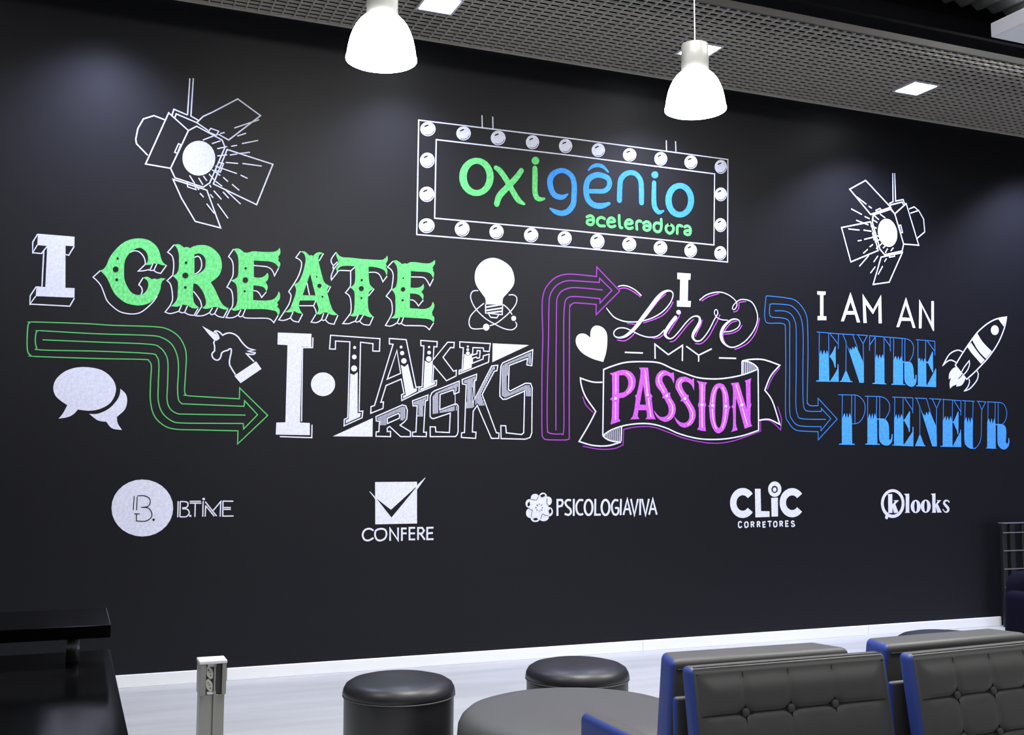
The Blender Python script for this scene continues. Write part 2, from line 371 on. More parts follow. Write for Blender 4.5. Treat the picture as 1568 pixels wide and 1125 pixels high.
F('green', '145,95* 200,85 250,110 275,135* 315,140 350,135* 400,122 520,130 640,130 700,115 735,78* 745,130 735,170 715,190* 725,215 712,235* 740,270 742,300 725,335* 690,290 640,260 560,248 405,240* 405,450* 460,460 520,450 555,425 578,395* 592,430 585,480 555,518* 580,560 580,600 565,635* 540,590 500,570 400,555* 395,745* 500,750 600,748 660,730 700,690 722,632* 740,670 735,730 700,780* 715,805 700,825* 730,860 735,910 715,940* 690,890 640,875 540,860 300,860* 240,860* 200,875 150,880 110,860* 160,840 190,780 195,700 190,600 175,540 115,495* 180,465 205,420 210,300 205,200 180,140', sm=True)
L('white', 1.6, '145,95* 82,190* 120,230 140,290 142,380 135,440 105,500* 62,580* 110,610 130,660 138,740 132,820 100,870* 50,968* 110,972 160,960 205,935* 230,960 260,945* 290,970 380,975 520,975 590,980 630,1000 660,1033* 715,940', '240,870 205,938', '298,860 262,945', '400,303 500,312 570,320 620,345 650,385 668,435* 722,335', '400,625 440,630 475,660 505,712* 565,640', sm=True)
dots('wall', (300, 340, 16, 16), (297, 490, 36, 37), (288, 632, 14, 14))
view(420, 375, 8.654)
sub('letter', 'green letter A with white outline shading')
F('green', '345,85* 400,85 440,115 462,140* 490,135 515,145* 550,110 600,95 650,110* 600,130 585,170 590,230 610,320 630,400 655,480 690,520 740,545* 710,570 700,620 720,700 745,790 780,870 840,925* 780,930 735,915 710,895* 680,895 650,890* 610,920 550,915* 580,880 585,840 570,790 550,735* 340,735* 325,800 340,860 375,910* 330,905 290,890 265,875* 220,890 135,890* 200,850 230,790 270,680 290,600 280,560 260,520* 310,500 340,460 370,390 400,280 415,190 395,120', '475,380* 545,668* 375,665*', sm=True)
L('white', 1.6, '345,85* 285,168* 340,200 362,250 345,340 310,430 250,530* 190,620* 220,660 215,720 190,790 140,870 60,992* 110,1000 160,990 215,965* 250,1005 320,1022* 375,915', '250,885 213,965', '550,735* 520,805* 330,805', '520,808 550,870 553,905', '550,918* 487,1022* 550,1030 590,1015 625,990* 650,1000 675,990* 720,1035 790,1050* 843,930', '655,900 625,990', '715,905 680,985', '430,500 465,665', '650,115 592,212', '745,550 705,630', sm=True)
dots('wall', (562, 419, 10, 10), (597, 541, 28, 27), (637, 686, 13, 13))
view(500, 380, 8.656)
sub('letter', 'green letter T with white outline shading')
F('green', '130,45* 160,90 210,118 320,125 450,140 600,150 700,155 760,145 805,98* 812,150 785,205* 795,235 785,250* 805,290 800,370* 770,300 720,270 640,250 557,245* 557,300 560,400 575,480 630,540* 570,570 552,640 548,760 570,850 620,908* 570,915 520,895 490,880* 460,880 420,880* 370,905 300,890* 350,860 368,780 372,660 365,570 310,515* 355,490 378,430 380,330 375,240* 280,232 200,240 165,260 140,310* 125,270 155,220* 150,190 160,180* 130,100', sm=True)
L('white', 1.6, '125,55* 70,130 60,180 90,230* 85,260 95,275* 60,370 65,420* 140,325* 170,295 320,300* 375,250', '318,300 318,480 305,520* 250,590* 300,630 320,700 325,800 318,860 300,885* 215,998* 290,1000 330,985 380,965* 400,980 435,965* 490,1010 570,1018* 620,908', '420,880 383,965', '490,880 440,965', '560,320 650,320 700,350 725,395 745,445* 800,372', '630,540 555,632', '145,180 90,230', '150,205 95,275', sm=True)
dots('wall', (465, 423, 16, 16), (460, 534, 33, 33), (461, 659, 13, 13))
sub('letter', 'last green letter E with white outline shading')
F('green', '880,170* 920,158 970,185 1000,210* 1040,200 1065,208* 1110,185 1180,185 1300,200 1380,195 1435,155* 1438,200 1405,255* 1412,280 1405,295* 1425,330 1415,400* 1380,340 1320,315 1230,310 1118,302* 1112,520* 1180,525 1240,515 1285,472* 1290,530 1255,580* 1285,620 1278,685* 1240,630 1190,605 1105,598* 1103,795* 1200,800 1300,805 1370,780 1395,745 1405,708* 1430,750 1420,800 1395,850* 1403,875 1400,885* 1428,920 1420,985* 1385,950 1330,935 1200,925 1020,915* 960,915* 920,930 850,925* 895,890 912,820 912,680 905,610 862,545* 915,515 935,440 940,330 930,240', sm=True)
L('white', 1.6, '880,172* 808,248* 860,290 882,350 878,430 862,540* 790,635* 850,690 868,760 868,850 838,925* 780,1022* 840,1032 890,1015 935,985* 960,1005 990,990* 1030,1022 1150,1025 1290,1030 1330,1050 1362,1080* 1418,990', '965,918 937,985', '1020,915 992,990', '1118,380 1230,382 1290,390 1330,430 1367,498* 1415,405', '1108,683 1150,690 1185,720 1217,765* 1280,688', sm=True)
dots('wall', (1016, 397, 11, 11), (1013, 545, 30, 30), (1007, 689, 15, 15))
# green arrow
view(0, 480, 3.7333)
part('painted_arrow', 'green outlined arrow that bends down from the left and points right to the block letter I')
G = '160,70 170,52 190,48 500,58 640,67 880,75 960,90 1020,130 1055,190 1065,250 1060,350 1055,440 1062,462 1080,470 1368,487* 1370,425* 1530,582* 1358,745* 1360,670* 1150,665 1000,660 930,635 880,580 860,500 860,400 865,300 850,270 820,262 560,257 200,245 175,238 158,215 155,150'
L('greenline', 1.7, G, '215,100 235,98 540,115 850,125 930,140 985,180 1015,250 1020,330 1015,420 1020,490 1040,513 1080,517 1395,530* 1398,498* 1472,578* 1392,660* 1390,628* 1200,627 1040,625 985,615 930,570 905,500 905,400 908,290 895,245 850,228 560,215 235,208 210,195 202,160 205,115', closed=True, sm=True)
L('greenline', 1.7, '243,150 560,163 850,175 915,195 950,240 960,290 958,400 955,490 970,540 1010,570 1080,575 1403,580', sm=True)
# speech bubbles
group('painted_speech_bubbles', 'two white chalk speech bubbles below the green arrow', 138, 608)
sub('speech_bubble', 'large oval speech bubble with a tail at lower left')
F('white', '385,523* 350,500 318,470 305,430 315,385 350,345 400,318 460,306 530,310 590,328 640,370 662,420 655,470 625,515 570,545 510,555 445,548* 420,575 385,592 335,600* 360,570', sm=True)
sub('speech_bubble', 'small crescent speech bubble half hidden behind the large one')
F('white', '688,430* 715,455 727,490 715,545 668,590* 672,625 697,665* 640,655 608,618* 560,610 510,573* 560,572 620,545 665,500 685,460', sm=True)
# unicorn
view(305, 490, 11.25)
group('painted_unicorn', 'white outlined unicorn head with filled horn and neck band', 355, 543)
sub('horn'); F('white', '50,100* 160,240 262,352 300,355* 352,320 345,280 250,215')
sub('head_outline')
L('white', 2.0, '335,275* 290,215 262,200 290,185 340,200 385,240 405,262* 450,235 520,220 600,240 670,290 720,360 790,440 860,490 955,515* 840,532* 900,550 962,562 930,590 815,580* 870,640 945,715', '265,358 250,390 265,450 265,530* 225,570 222,620 250,665 305,690 350,670 375,620 385,570 430,535 490,520 520,495 550,500 550,560 530,650 520,750 550,820 625,940', sm=True)
sub('neck_band'); F('white', '605,960 980,710 1072,840 712,1085')
# I . TAKE RISKS
view(400, 490, 5.625)
group('painted_phrase', 'white lettering I TAKE RISKS in outlined and hatched slab capitals', 615, 590)
sub('letter', 'tall solid white letter I with thin shadow line')
F('white', '143,107 432,118 430,232 350,228 333,882 418,886 418,990 125,985 130,882 208,880 226,215 140,210')
L('white', 1.7, '445,150 442,237 355,237 347,872', '437,900 435,1012 160,1003')
sub('round_dot'); E_('white', 532, 552, 104, 102)
sub('letter', 'letter T outlined, filled below three dots')
L('white', 1.7, '597,130 1022,160 1018,268 960,266 962,203 855,190 843,785 875,783 868,840 713,910 715,855 745,840 763,187 640,180 638,250 588,248', closed=True)
F('white', '767,460 797,472 830,447 829,800 857,800 851,832 727,888 729,862 754,850')
dots('white', (804, 236, 13, 13), (801, 317, 20, 20), (799, 416, 25, 26))
sub('filled_triangle', 'white triangle under the letter T'); F('white', '617,1000 960,843 958,1003')
sub('letter', 'letter R outlined with a hatched top')
L('white', 1.7, '988,830 1215,730 1245,738 1258,775 1253,850 1230,878 1195,905 1285,960 1285,1003 1200,1003 1105,915 1085,930 1085,960 1113,958 1113,1003 988,1000 990,962 1013,960 1018,870 990,868', '1085,845 1180,803 1192,815 1188,845 1085,890', closed=True)
H('white', '1000,838 1218,743 1238,750 1245,790 1240,845 1218,865 1198,860 1200,800 1175,793 1075,840 1075,905 1025,905 1025,862 1002,858', 11, 5)
view(600, 490, 5.625)
sub('letter', 'letter A outlined, its right leg filled below three dots')
L('white', 1.7, '-22,158 123,168 207,578 235,575 232,620 85,692 83,642 105,633 80,508 -50,563 -95,707 -73,705 -77,760 -182,802 -180,745 -150,735 10,208 -22,205', '43,262 75,458 -40,508', closed=True)
F('white', '77,385 108,403 138,377 188,590 215,588 213,612 97,675 98,650 120,645')
dots('white', (79, 232, 12, 12), (88, 284, 18, 18), (103, 351, 23, 23))
sub('letter', 'letter K outlined, its stem filled below three dots')
L('white', 1.7, '248,175 390,185 388,230 362,228 355,342 480,190 537,192 533,238 505,235 440,320 530,440 555,432 553,480 470,522 360,392 352,528 385,520 382,560 232,620 235,578 260,572 275,222 250,220', closed=True)
F('white', '283,350 318,368 352,345 343,538 371,533 369,553 245,607 246,588 272,582')
dots('white', (320, 232, 10, 10), (320, 280, 16, 16), (317, 334, 23, 23))
sub('letter', 'letter E outlined, its stem filled below three dots')
L('white', 1.7, '585,187 848,202 838,270 790,266 788,240 698,237 694,300 732,290 735,262 760,264 755,325 735,328 730,318 694,328 692,372 785,335 787,308 838,292 832,362 578,465 580,432 605,425 615,238 585,235', closed=True)
F('white', '623,290 655,308 690,285 686,410 587,450 588,440 613,430')
dots('white', (654, 227, 9, 9), (653, 254, 12, 12), (654, 286, 17, 16))
sub('filled_triangle', 'white triangle right of the word TAKE'); F('white', '868,200 1180,215 865,362')
sub('letter', 'letter I outlined with a hatched top')
L('white', 1.7, '178,695 310,645 307,690 288,695 273,965 298,965 295,1003 177,1000 178,965 207,962 218,738 182,738', closed=True)
H('white', '188,705 298,662 296,683 277,690 265,830 222,830 230,728 190,728', 10, 5)
sub('letter', 'first letter S, outlined with hatching')
L('white', 1.7, '580,525 578,620 535,637 530,600 415,640 412,772 545,722 560,724 571,742 570,960 563,985 548,1002 330,1003 330,918 375,920 378,962 495,968 503,800 360,848 342,845 329,830 330,660 342,628 365,610', closed=True)
H('white', '567,540 563,608 545,615 540,585 403,630 398,788 550,735 560,745 558,778 405,800 352,808 350,660 378,625', 10, 5)
sub('letter', 'letter K outlined with hatched arm and stem')
L('white', 1.7, '605,512 730,465 725,518 708,522 693,715 860,395 912,388 905,435 882,440 777,640 900,970 922,972 920,1018 857,1018 735,735 700,785 693,962 725,965 720,1018 598,1010 600,970 625,968 640,555 608,550', closed=True)
H('white', '618,522 716,484 713,508 697,512 684,730 865,405 900,400 893,422 872,428 765,640 800,735 750,735 737,712 697,755 640,760 652,545 620,538', 10, 5)
sub('letter', 'last letter S, tall, outlined with hatching')
L('white', 1.7, '1213,255 1205,392 1162,385 1168,330 1010,390 1003,598 1020,610 1150,543 1195,545 1208,580 1205,970 1190,1010 1150,1025 940,1020 938,908 980,910 985,970 1115,985 1135,970 1143,610 985,680 955,682 930,655 930,600 938,400 955,368', closed=True)
H('white', '1200,275 1193,378 1175,372 1178,312 998,382 990,600 1015,625 1150,560 1188,560 1195,590 1193,655 1150,655 1148,595 975,668 945,650 948,400 968,378', 11, 5)
# marquee
view(620, 160, 5.115)
V2 = (860, 190, 4.893)
group('painted_marquee', 'white outlined marquee sign ringed with light bulbs, holding green and blue rounded lettering', 878, 295)
view(0, 0, 1)
sub('sign_frame')
L('white', 2.0, '641.1,183.9 880,212.8 1114.4,244.2 1114,401.1 880,378.8 638,359', '667.9,213.8 880,238.6 1094,266.2 1093,375 880,353.5 665.4,334', closed=True)
L('white', 1.8, '737.9,176.6 738.3,195.2', '754.3,178.6 754.7,196.8', '1020,215 1020.4,231', '1034.1,216.2 1034.7,232')
def bulb(cx, cy, rx, ry):
    sub('painted_bulb')
    E_('white', cx, cy, rx, ry)
    a = [(cx + rx * .62 * math.cos(math.radians(t)), cy + ry * .62 * math.sin(math.radians(t))) for t in (205, 225, 245, 265, 280)]
    b = [(cx + rx * .40 * math.cos(math.radians(t)), cy + ry * .42 * math.sin(math.radians(t))) for t in (275, 250, 225)]
    emitpoly([a + b], 'wall')
    a = [(cx + rx * .84 * math.cos(math.radians(t)), cy + ry * .84 * math.sin(math.radians(t))) for t in range(15, 126, 15)]
    ribbon('wall', a, [0.9 * mpp(*vp(cx, cy))] * len(a), False)
view(620, 160, 5.115)
for b in ((180, 192, 60, 56), (459, 226, 57, 55), (730, 262, 58, 57), (999, 295, 52, 55), (1258, 325, 52, 55), (175, 437, 57, 60), (171, 703, 59, 60), (170, 949, 62, 58), (448, 974, 58, 60), (717, 996, 56, 58), (988, 1022, 56, 58), (1251, 1048, 55, 57)): bulb(*b)
view(*V2)
for b in ((274, 195, 50, 52), (509, 230, 50, 50), (742, 260, 48, 51), (968, 285, 49, 51), (1192, 320, 46, 52), (1192, 526, 46, 51), (1190, 756, 44, 52), (1188, 966, 45, 52), (267, 879, 53, 57), (506, 900, 52, 52), (740, 926, 51, 52), (966, 946, 47, 52)): bulb(*b)
view(620, 160, 5.115)
sub('letter', 'green letter o'); E_('green', 560, 567, 135, 150, 0, (562, 567, 78, 103))
sub('letter', 'green letter x'); LV('green', '712,495,36 745,520,46 800,600,48 850,690,48 890,750,46 932,778,22'); LV('green', '912,517,40 870,575,46 800,650,48 740,715,50 718,780,44')
sub('letter', 'green letter i'); E_('green', 1022, 440, 30, 31); LV('green', '1018,500,42 1018,560,46 1018,680,44 1032,728,44 1060,742,34 1090,737,18')
view(*V2)
sub('letter', 'blue letter g'); LV('blue', '45,525,12 0,548,38 -60,525,44 -88,446,46 -74,385,44 -26,352,38 26,352,38 75,390,42 93,450,44 92,540,44 85,600,44 50,650,42 0,668,40 -50,655,36 -86,632,14')
sub('letter', 'blue letter e with circumflex'); LV('blue', '200,502,34 250,503,34 320,500,36 357,460,40 345,405,42 270,380,42 205,410,44 182,480,46 195,560,46 240,605,44 300,612,42 355,595,24'); LV('blue', '200,345,12 230,318,24 270,308,30 310,320,28 348,358,14')
sub('letter', 'blue letter n'); LV('blue', '432,570,42 435,480,42 445,410,42 490,368,38 550,370,38 590,420,42 597,500,44 597,588,42')
sub('letter', 'blue letter i'); E_('blue', 698, 380, 26, 26); LV('blue', '692,440,36 690,560,40 697,622,42 727,660,34 762,650,14')
sub('letter', 'last blue letter o'); E_('blue', 884, 570, 108, 130, 0, (885, 570, 62, 88))
view(890, 320, 8.711)
for ch, ps in (('a', ['75,105 120,88 158,110 165,170 145,205 110,208 78,188 82,155 120,143 160,150']), ('c', ['310,130 270,110 225,130 212,180 245,222 310,225']), ('e', ['350,172 430,170 445,150 420,122 380,122 350,165 360,215 400,240 450,225']), ('l', ['505,85 508,200 520,245 542,250']),
               ('e', ['588,197 665,195 680,172 655,147 618,147 588,185 592,232 635,262 682,250']), ('r', ['742,270 735,200 745,170 770,157 795,165']), ('a', ['828,190 868,168 912,188 922,240 905,275 870,285 835,264 838,232 878,222 920,235']), ('d', ['1065,138 1068,230 1055,285 1020,305 975,280 970,215 1000,185 1055,195']),
               ('o', ['1175,203 1132,235 1135,290 1180,325 1222,295 1226,235 1175,203']), ('r', ['1280,325 1280,250 1292,222 1315,218 1342,228']), ('a', ['1378,240 1410,225 1448,245 1458,295 1445,335 1410,342 1380,322 1385,295 1420,285 1455,295'])):
    sub('letter', 'small green letter ' + ch); L('green', 4.3, *ps, sm=True, cap=True)
# bulb with atom orbits
view(700, 380, 5.115)
group('painted_light_bulb', 'white light bulb drawing circled by atom orbits', 755, 450)
sub('bulb_glass'); F('white', '222,440* 220,395 190,350 150,290 137,230 150,160 200,100 275,75 350,95 420,150 447,230 440,290 395,350 360,390 355,440*', sm=True)
sub('bulb_cap'); L('white', 1.7, '222,440 222,507 352,520 356,440', '246,515 262,540 310,545 325,520'); L('white', 2.4, '225,462 350,440', '225,488 352,468', '238,507 352,493')
sub('orbit'); L('white', 1.6, '165,332 125,335 105,370 115,420 150,480 215,545 290,592 370,630 430,638 462,615 465,592 455,575', '360,440 400,475 430,520', sm=True); E_('white', 442, 549, 19, 20)
sub('orbit'); L('white', 1.6, '210,430 150,480 105,530 92,580 105,620 140,632 205,628', '255,607 310,585 380,530 430,480 462,430 465,385 438,364 403,367', sm=True); E_('white', 227, 618, 25, 27)
# purple arrow
view(0, 0, 1)
part('painted_arrow', 'purple outlined arrow rising beside the white lettering and turning right')
L('violet', 1.8, '829.7,660 832,670 838,673 866,673.5* 871.5,672* 871.5,600 872,477.8 873,469 877,464.5 883.8,463.7 912.7,466* 912.7,481.7* 948.7,445.5* 913.7,408.7* 913.1,423.4* 891.6,421 868.1,419.7 850.5,425 836.9,438.7 831,454.3 830,477.8 831,516.9 830,556 829.6,599', '837.9,655 840,662 846,664 858,664 863,659 863.2,600 863,500 864.2,468 868,457 879.9,453.9 918.6,457.2* 918.6,464* 936.9,444.5* 918,426* 917.4,432.4* 887.7,430.4 868.1,429.9 852.5,436.7 842.7,450.4 840.4,468 839.8,516.9 837.8,599', closed=True, sm=True)
L('violet', 1.8, '851.1,658.6 851,600 851.5,516.9 852.1,468 853.5,455.3 860.3,445.5 874,440.6 891.6,441 922.5,443.9', sm=True)
cur_m = None
# heart
view(700, 380, 5.115)
part('painted_heart', 'solid white chalk heart between the purple arrow and the ribbon')
F('white', '1043,700* 1045,650 1065,615 1100,605 1145,625 1172,670 1175,740 1165,820 1143,890* 1060,865 980,820 935,760 930,705 955,672 1000,670', sm=True)
# I live my
view(920, 400, 5.6)
group('painted_phrase', 'white script words I live my with purple shadow strokes', 1045, 480)
sub('letter', 'white slab letter I above the script'); F('white', '655,98 770,105 767,158 748,158 745,340 772,340 768,392 652,388 652,335 675,338 680,155 655,152')
sub('script_word', 'white brush script word Live with purple shadow')
SW = ['145,218,8 180,208,10 230,215,10 290,245,10 342,292,12',
      '45,400,6 75,440,10 120,485,10 200,515,11 290,520,10 370,508,10 450,480,10 530,430,10 590,360,10 615,300,10 610,265,12 575,252,16 530,270,26 480,320,36 420,400,36 360,480,36 300,560,32 250,610,28 200,645,22 150,655,14 115,640,10 110,605,10 145,575,10 200,572,10 260,595,10 330,630,10 400,650,10 460,648,10 500,630,10 540,590,10',
      '638,482,32 600,530,32 555,600,30 550,635,24 580,662,14 615,655,10 660,610,10 720,535,10 770,485,10 810,470,12 840,480,18 845,520,26 820,570,30 795,610,28 785,650,24 810,682,16 850,680,12 890,640,10 930,580,10 970,500,10 1000,445,10 990,415,8 975,420,8 970,445,8 990,480,8 1030,500,8 1085,505,8',
      '1050,605,8 1110,600,9 1170,570,9 1190,530,10 1170,500,10 1120,500,14 1060,550,24 1030,610,28 1030,660,28 1050,700,20 1100,735,12 1160,730,10 1240,680,10 1310,590,10 1340,500,10 1330,420,10 1290,350,10 1230,328,9 1180,335,9 1135,375,8 1125,405,8 1140,415,8 1160,390,8 1160,350,8 1110,300,9 1040,268,9 970,268,10 900,290,10 845,332,10']
SH = ['158,236,8 200,228,8 250,244,8 300,275,8 338,305,8', '225,532,8 290,540,8', '365,527,8 450,500,8 530,462,8 590,400,8 618,350,8', '385,475,8 440,405,8 500,330,8 555,282,8', '140,675,8 200,682,8 250,655,8 290,615,8', '445,660,8 500,655,8 550,615,8',
      '590,690,8 630,680,8 680,625,8 740,550,8 790,500,8', '672,470,8 620,550,8 578,620,8', '867,505,8 850,560,8 822,610,8 810,645,8', '808,705,8 860,705,8 920,650,8 960,580,8 1000,505,8 1018,460,8', '1060,695,8 1045,640,8 1070,580,8 1120,525,8 1165,512,8', '1060,625,8 1120,618,8 1180,590,8 1208,550,8',
      '1145,755,8 1200,735,8 1270,690,8 1330,600,8 1358,490,8', '1135,435,8 1165,425,8 1182,390,8 1185,355,8 1240,345,8', '865,340,8 920,305,8 1010,277,8', '682,445,8 668,462,8']
for s in SH: LV('violet' if 0 else 'magenta', s)
for s in SW: LV('white', s)
E_('white', 663, 437, 19, 20)
sub('letter', 'thin white letter M between dashes'); L('white', 2.2, '465,835 463,710 578,800 700,720 698,855')
sub('letter', 'thin white letter Y'); L('white', 2.2, '732,728 838,805 950,750', '838,805 838,860')
sub('dash'); L('white', 2.2, '205,780 360,786')
sub('dash'); L('white', 2.2, '1012,828 1160,832')
# ribbon banner PASSION
view(820, 540, 3.92)
group('painted_ribbon', 'white outlined waving ribbon with purple shadow, bearing the word PASSION', 1040, 620)
sub('ribbon_outline')
L('violet', 1.7, '283,262 300,310 345,358', '283,560 380,578 470,575 525,552* 528,460* 600,445 700,445 800,478 900,515 1050,542 1180,530 1350,470* 1350,405* 1410,410 1470,462* 1475,400 1452,322', '1465,90 1420,150 1390,220', sm=True)
L('white', 2.2, '405,102* 460,80 540,58 640,53 740,60 820,95 900,125 980,150 1080,157 1170,148 1250,130 1335,98*', '408,102 403,498', '1335,98 1338,465', '403,498* 450,465 530,437 620,425 700,428 780,450 860,485 960,512 1050,520 1150,515 1250,495 1338,465', '1238,52 1238,132', '1238,50* 1270,52 1310,70 1335,95', '1238,50* 1290,40 1370,42 1465,75* 1410,140 1375,225* 1420,290 1465,430* 1400,400 1340,405', '515,440 512,530', '403,498 430,520 470,532 512,535', '400,177 340,175 268,152* 275,200 300,265 360,352* 320,430 260,532* 340,555 430,558 512,535', sm=True)
H('white', '1240,55 1270,54 1310,72 1333,95 1250,128 1240,130', 11.5, 5)
H('white', '410,495 450,470 512,447 510,530 470,530 430,518', 12, 5)
view(930, 555, 10.227)
sub('letter', 'purple letter P with pale highlights')
F('magenta', '35,170* 110,150 200,120 290,118 370,150 425,220 442,300 425,390 370,470 300,520 250,548 185,555* 182,640 180,800 175,870* 205,915* 50,970* 68,860* 72,700 75,600* 40,570* 75,540* 75,400 72,200*', '183,200* 250,198 300,225 325,290 325,350 305,410 260,460 182,480*', sm=True)
L('pink', 1.6, '128,170 128,500', '125,615 125,900', '285,155 340,190 375,250 383,330 360,410 305,478', sm=True); E_('white', 127, 560, 22, 22)
sub('letter', 'purple letter A with pale highlights')
F('magenta', '495,80* 540,78 635,80* 640,110 648,200 665,400 670,480* 705,525* 690,560* 705,680 720,800 755,888* 590,885* 620,850 608,745* 485,745* 475,840 502,882* 355,890* 395,840 420,740 440,600 445,555* 430,520* 460,495* 490,360 515,200 520,120*', '560,340* 605,660* 505,660*', sm=True)
L('pink', 1.6, '590,120 625,480', '638,555 680,850'); E_('white', 628, 505, 20, 22)
sub('letter', 'first purple letter S with pale highlights')
F('magenta', '1038,155* 1045,250 1040,330* 1010,260 960,210 915,200 870,220 858,270 880,330 930,420 950,470* 985,468* 980,510* 1000,560 1050,640 1070,720 1055,810 1010,880 930,925 860,915 790,870 745,800 728,740* 760,790 820,845 890,850 940,820 960,760 950,680 915,610 890,560* 855,555* 870,520* 830,450 770,370 750,290 770,200 820,140 880,120 940,135 990,165*', sm=True)
L('pink', 1.6, '870,155 825,195 800,250 815,330 890,470', '955,570 1010,660 1020,760 990,840 945,880', sm=True); E_('white', 928, 520, 22, 22)
view(1030, 555, 9.786)
sub('letter', 'second purple letter S with pale highlights')
F('magenta', '318,235* 320,330 318,425* 290,350 240,300 190,285 145,300 135,340 160,410 210,480* 240,490* 235,525* 260,580 320,680 342,760 330,850 280,930 190,972 110,950 50,880 20,800* 60,850 120,895 190,900 235,860 250,800 235,720 195,640 150,580* 115,580* 130,545* 90,470 45,390 40,330 60,260 110,220 180,212 240,230 280,255*', sm=True)
L('pink', 1.5, '140,250 100,290 85,350 110,420 165,500', '200,580 270,690 298,780 275,870 220,930', sm=True); E_('white', 183, 538, 20, 22)
sub('letter', 'purple letter I with pale highlights')
F('magenta', '360,270* 440,290 515,298* 490,340* 488,450 485,590* 500,635* 485,670* 485,900 497,1028* 430,1020 362,1000* 390,960 392,800 392,680* 375,632* 395,590* 398,450 390,320*', sm=True)
L('pink', 1.5, '440,320 438,600', '436,670 440,975'); E_('white', 437, 633, 22, 24)
sub('letter', 'purple letter O with pale highlights')
F('magenta', '705,310 760,330 800,390 830,480 842,580 845,640* 865,670* 845,700* 835,780 810,900 770,1000 700,1057 640,1040 590,960 560,850 548,720 545,665* 530,650* 548,635* 560,540 580,430 620,350 660,318', '705,380 740,450 750,600 748,760 730,900 695,980 655,930 635,800 638,600 655,450 680,390', sm=True)
L('pink', 1.5, '660,365 610,480 595,600', '742,365 785,470 795,600', '593,690 605,850 650,995', '797,690 780,850 740,990', sm=True); dots('white', (595, 643, 22, 24), (795, 651, 21, 24))
sub('letter', 'purple letter N with pale highlights')
F('magenta', '870,310* 985,295* 1015,390 1060,540 1110,700* 1100,500 1095,300* 1078,272* 1180,235* 1165,300 1165,590* 1178,628* 1165,680* 1165,880 1190,950* 1080,990* 1060,920 1000,700 950,530* 945,700 948,920 972,1010* 872,1040* 900,980 905,800 900,690* 880,660* 900,630* 905,450 895,350*', sm=True)
L('pink', 1.5, '950,330 1030,600', '1045,680 1120,945'); E_('white', 1035, 632, 22, 24)
# blue arrow
view(1150, 420, 4.02)
part('painted_arrow', 'blue outlined arrow that drops between the script and the words I am an, pointing right')
L('blueline', 1.4, '90,150 95,135 110,133 230,147 280,165 320,210 342,260 348,330 350,500 345,770 350,795 365,808 412,808* 412,762* 530,890* 413,1018* 412,968* 330,965 270,955 230,910 212,850 213,600 212,400 210,320 200,305 170,300 105,300 88,285 83,240', '115,195 125,182 200,185 250,195 290,235 312,290 320,380 318,600 320,780 330,830 355,842 432,843* 432,825* 490,887* 430,962* 430,937* 330,935 280,925 250,890 237,840 237,600 237,400 237,310 225,280 190,268 125,262 113,240', closed=True, sm=True)
L('blueline', 1.4, '145,224 205,226 245,245 270,290 277,350 277,600 275,800 285,860 310,888 460,892', sm=True)
# I AM AN
view(1240, 435, 7.84)
group('painted_phrase', 'white sans serif words I AM AN', 1342, 475)
sub('letter', 'white letter I with small serifs'); F('white', '88,85 190,88 187,130 162,128 162,385 198,385 198,432 92,432 92,382 122,382 122,128 88,125')
sub('letter', 'white letter A of the word AM'); F('white', '487,95 603,458 565,460 540,365 437,365 408,445 372,445', '487,210 525,322 450,322')
sub('letter', 'white letter M'); F('white', '632,115 757,305 855,125 863,470 825,470 822,240 757,362 668,240 682,465 642,465')
sub('letter', 'white letter A of the word AN'); F('white', '1153,155 1268,523 1235,525 1210,440 1098,440 1072,515 1038,515', '1150,250 1200,405 1105,398')
sub('letter', 'white letter N'); F('white', '1312,180 1458,455 1457,203 1488,203 1490,562 1478,560 1345,275 1340,530 1308,530')
# ENTRE / PRENEUR
view(1240, 500, 11.25)
group('painted_phrase', 'blue word ENTREPRENEUR on two lines, letters filled from below with jagged paint', 1400, 600)
BL = 1.3
sub('letter')
F('blue', '160,500 190,405 215,490 245,400 270,485 295,405 325,500 333,930 345,935 495,940 495,950 110,945 110,925 157,925')
F('blue', '345,940 430,810 474,730 478,645 492,650 495,950'); F('blue', '436,335 445,340 442,705 428,700 400,600 345,520 330,515 350,495 400,420')
L('blueline', BL, '160,100 158,500', '322,120 324,500', '118,93 500,125', '345,122 485,300', '490,125 485,385')
sub('letter')
F('blue', '630,300 690,440 683,360 718,410 738,345 762,395 778,335 815,375 928,630 930,965 855,968 690,470'); F('blue', '613,760 628,760 700,935 735,945 735,955 515,950 515,938 540,930')
L('blueline', BL, '505,125 775,140', '565,130 625,275', '622,275 618,770', '735,145 822,375', '800,140 1000,155', '830,150 912,292', '982,160 914,292', '914,292 922,640')
view(1330, 505, 11.25)
sub('letter')
L('blueline', BL, '10,100 375,130', '17,105 12,360', '110,125 15,265', '113,120 110,500', '262,130 262,500', '268,140 370,290', '370,130 370,370')
F('blue', '105,510 140,415 162,505 187,420 210,495 240,415 268,500 270,915 300,925 298,938 60,930 65,915 105,910')
sub('letter')
L('blueline', BL, '380,128 560,145 650,155', '430,145 428,500', '575,155 572,500', '622,155 620,545'); L('blueline', BL, '650,155 720,190 765,260 770,350 750,450 700,545', sm=True)
F('blue', '422,520 465,445 485,520 510,450 530,525 560,455 588,545 592,948 390,945 390,930 420,925')
F('blue', '588,545* 700,550 740,580 765,650 775,760 780,845* 800,848* 806,772* 822,778* 820,880 800,940 760,975 720,978 670,955 635,915 615,840 612,565* 588,562*', sm=True); F('blue', '590,932 630,940 630,950 590,948')
sub('letter')
L('blueline', BL, '815,168 1140,195', '848,180 848,510', '980,190 978,540', '1010,195 1135,365', '1138,195 1138,440')
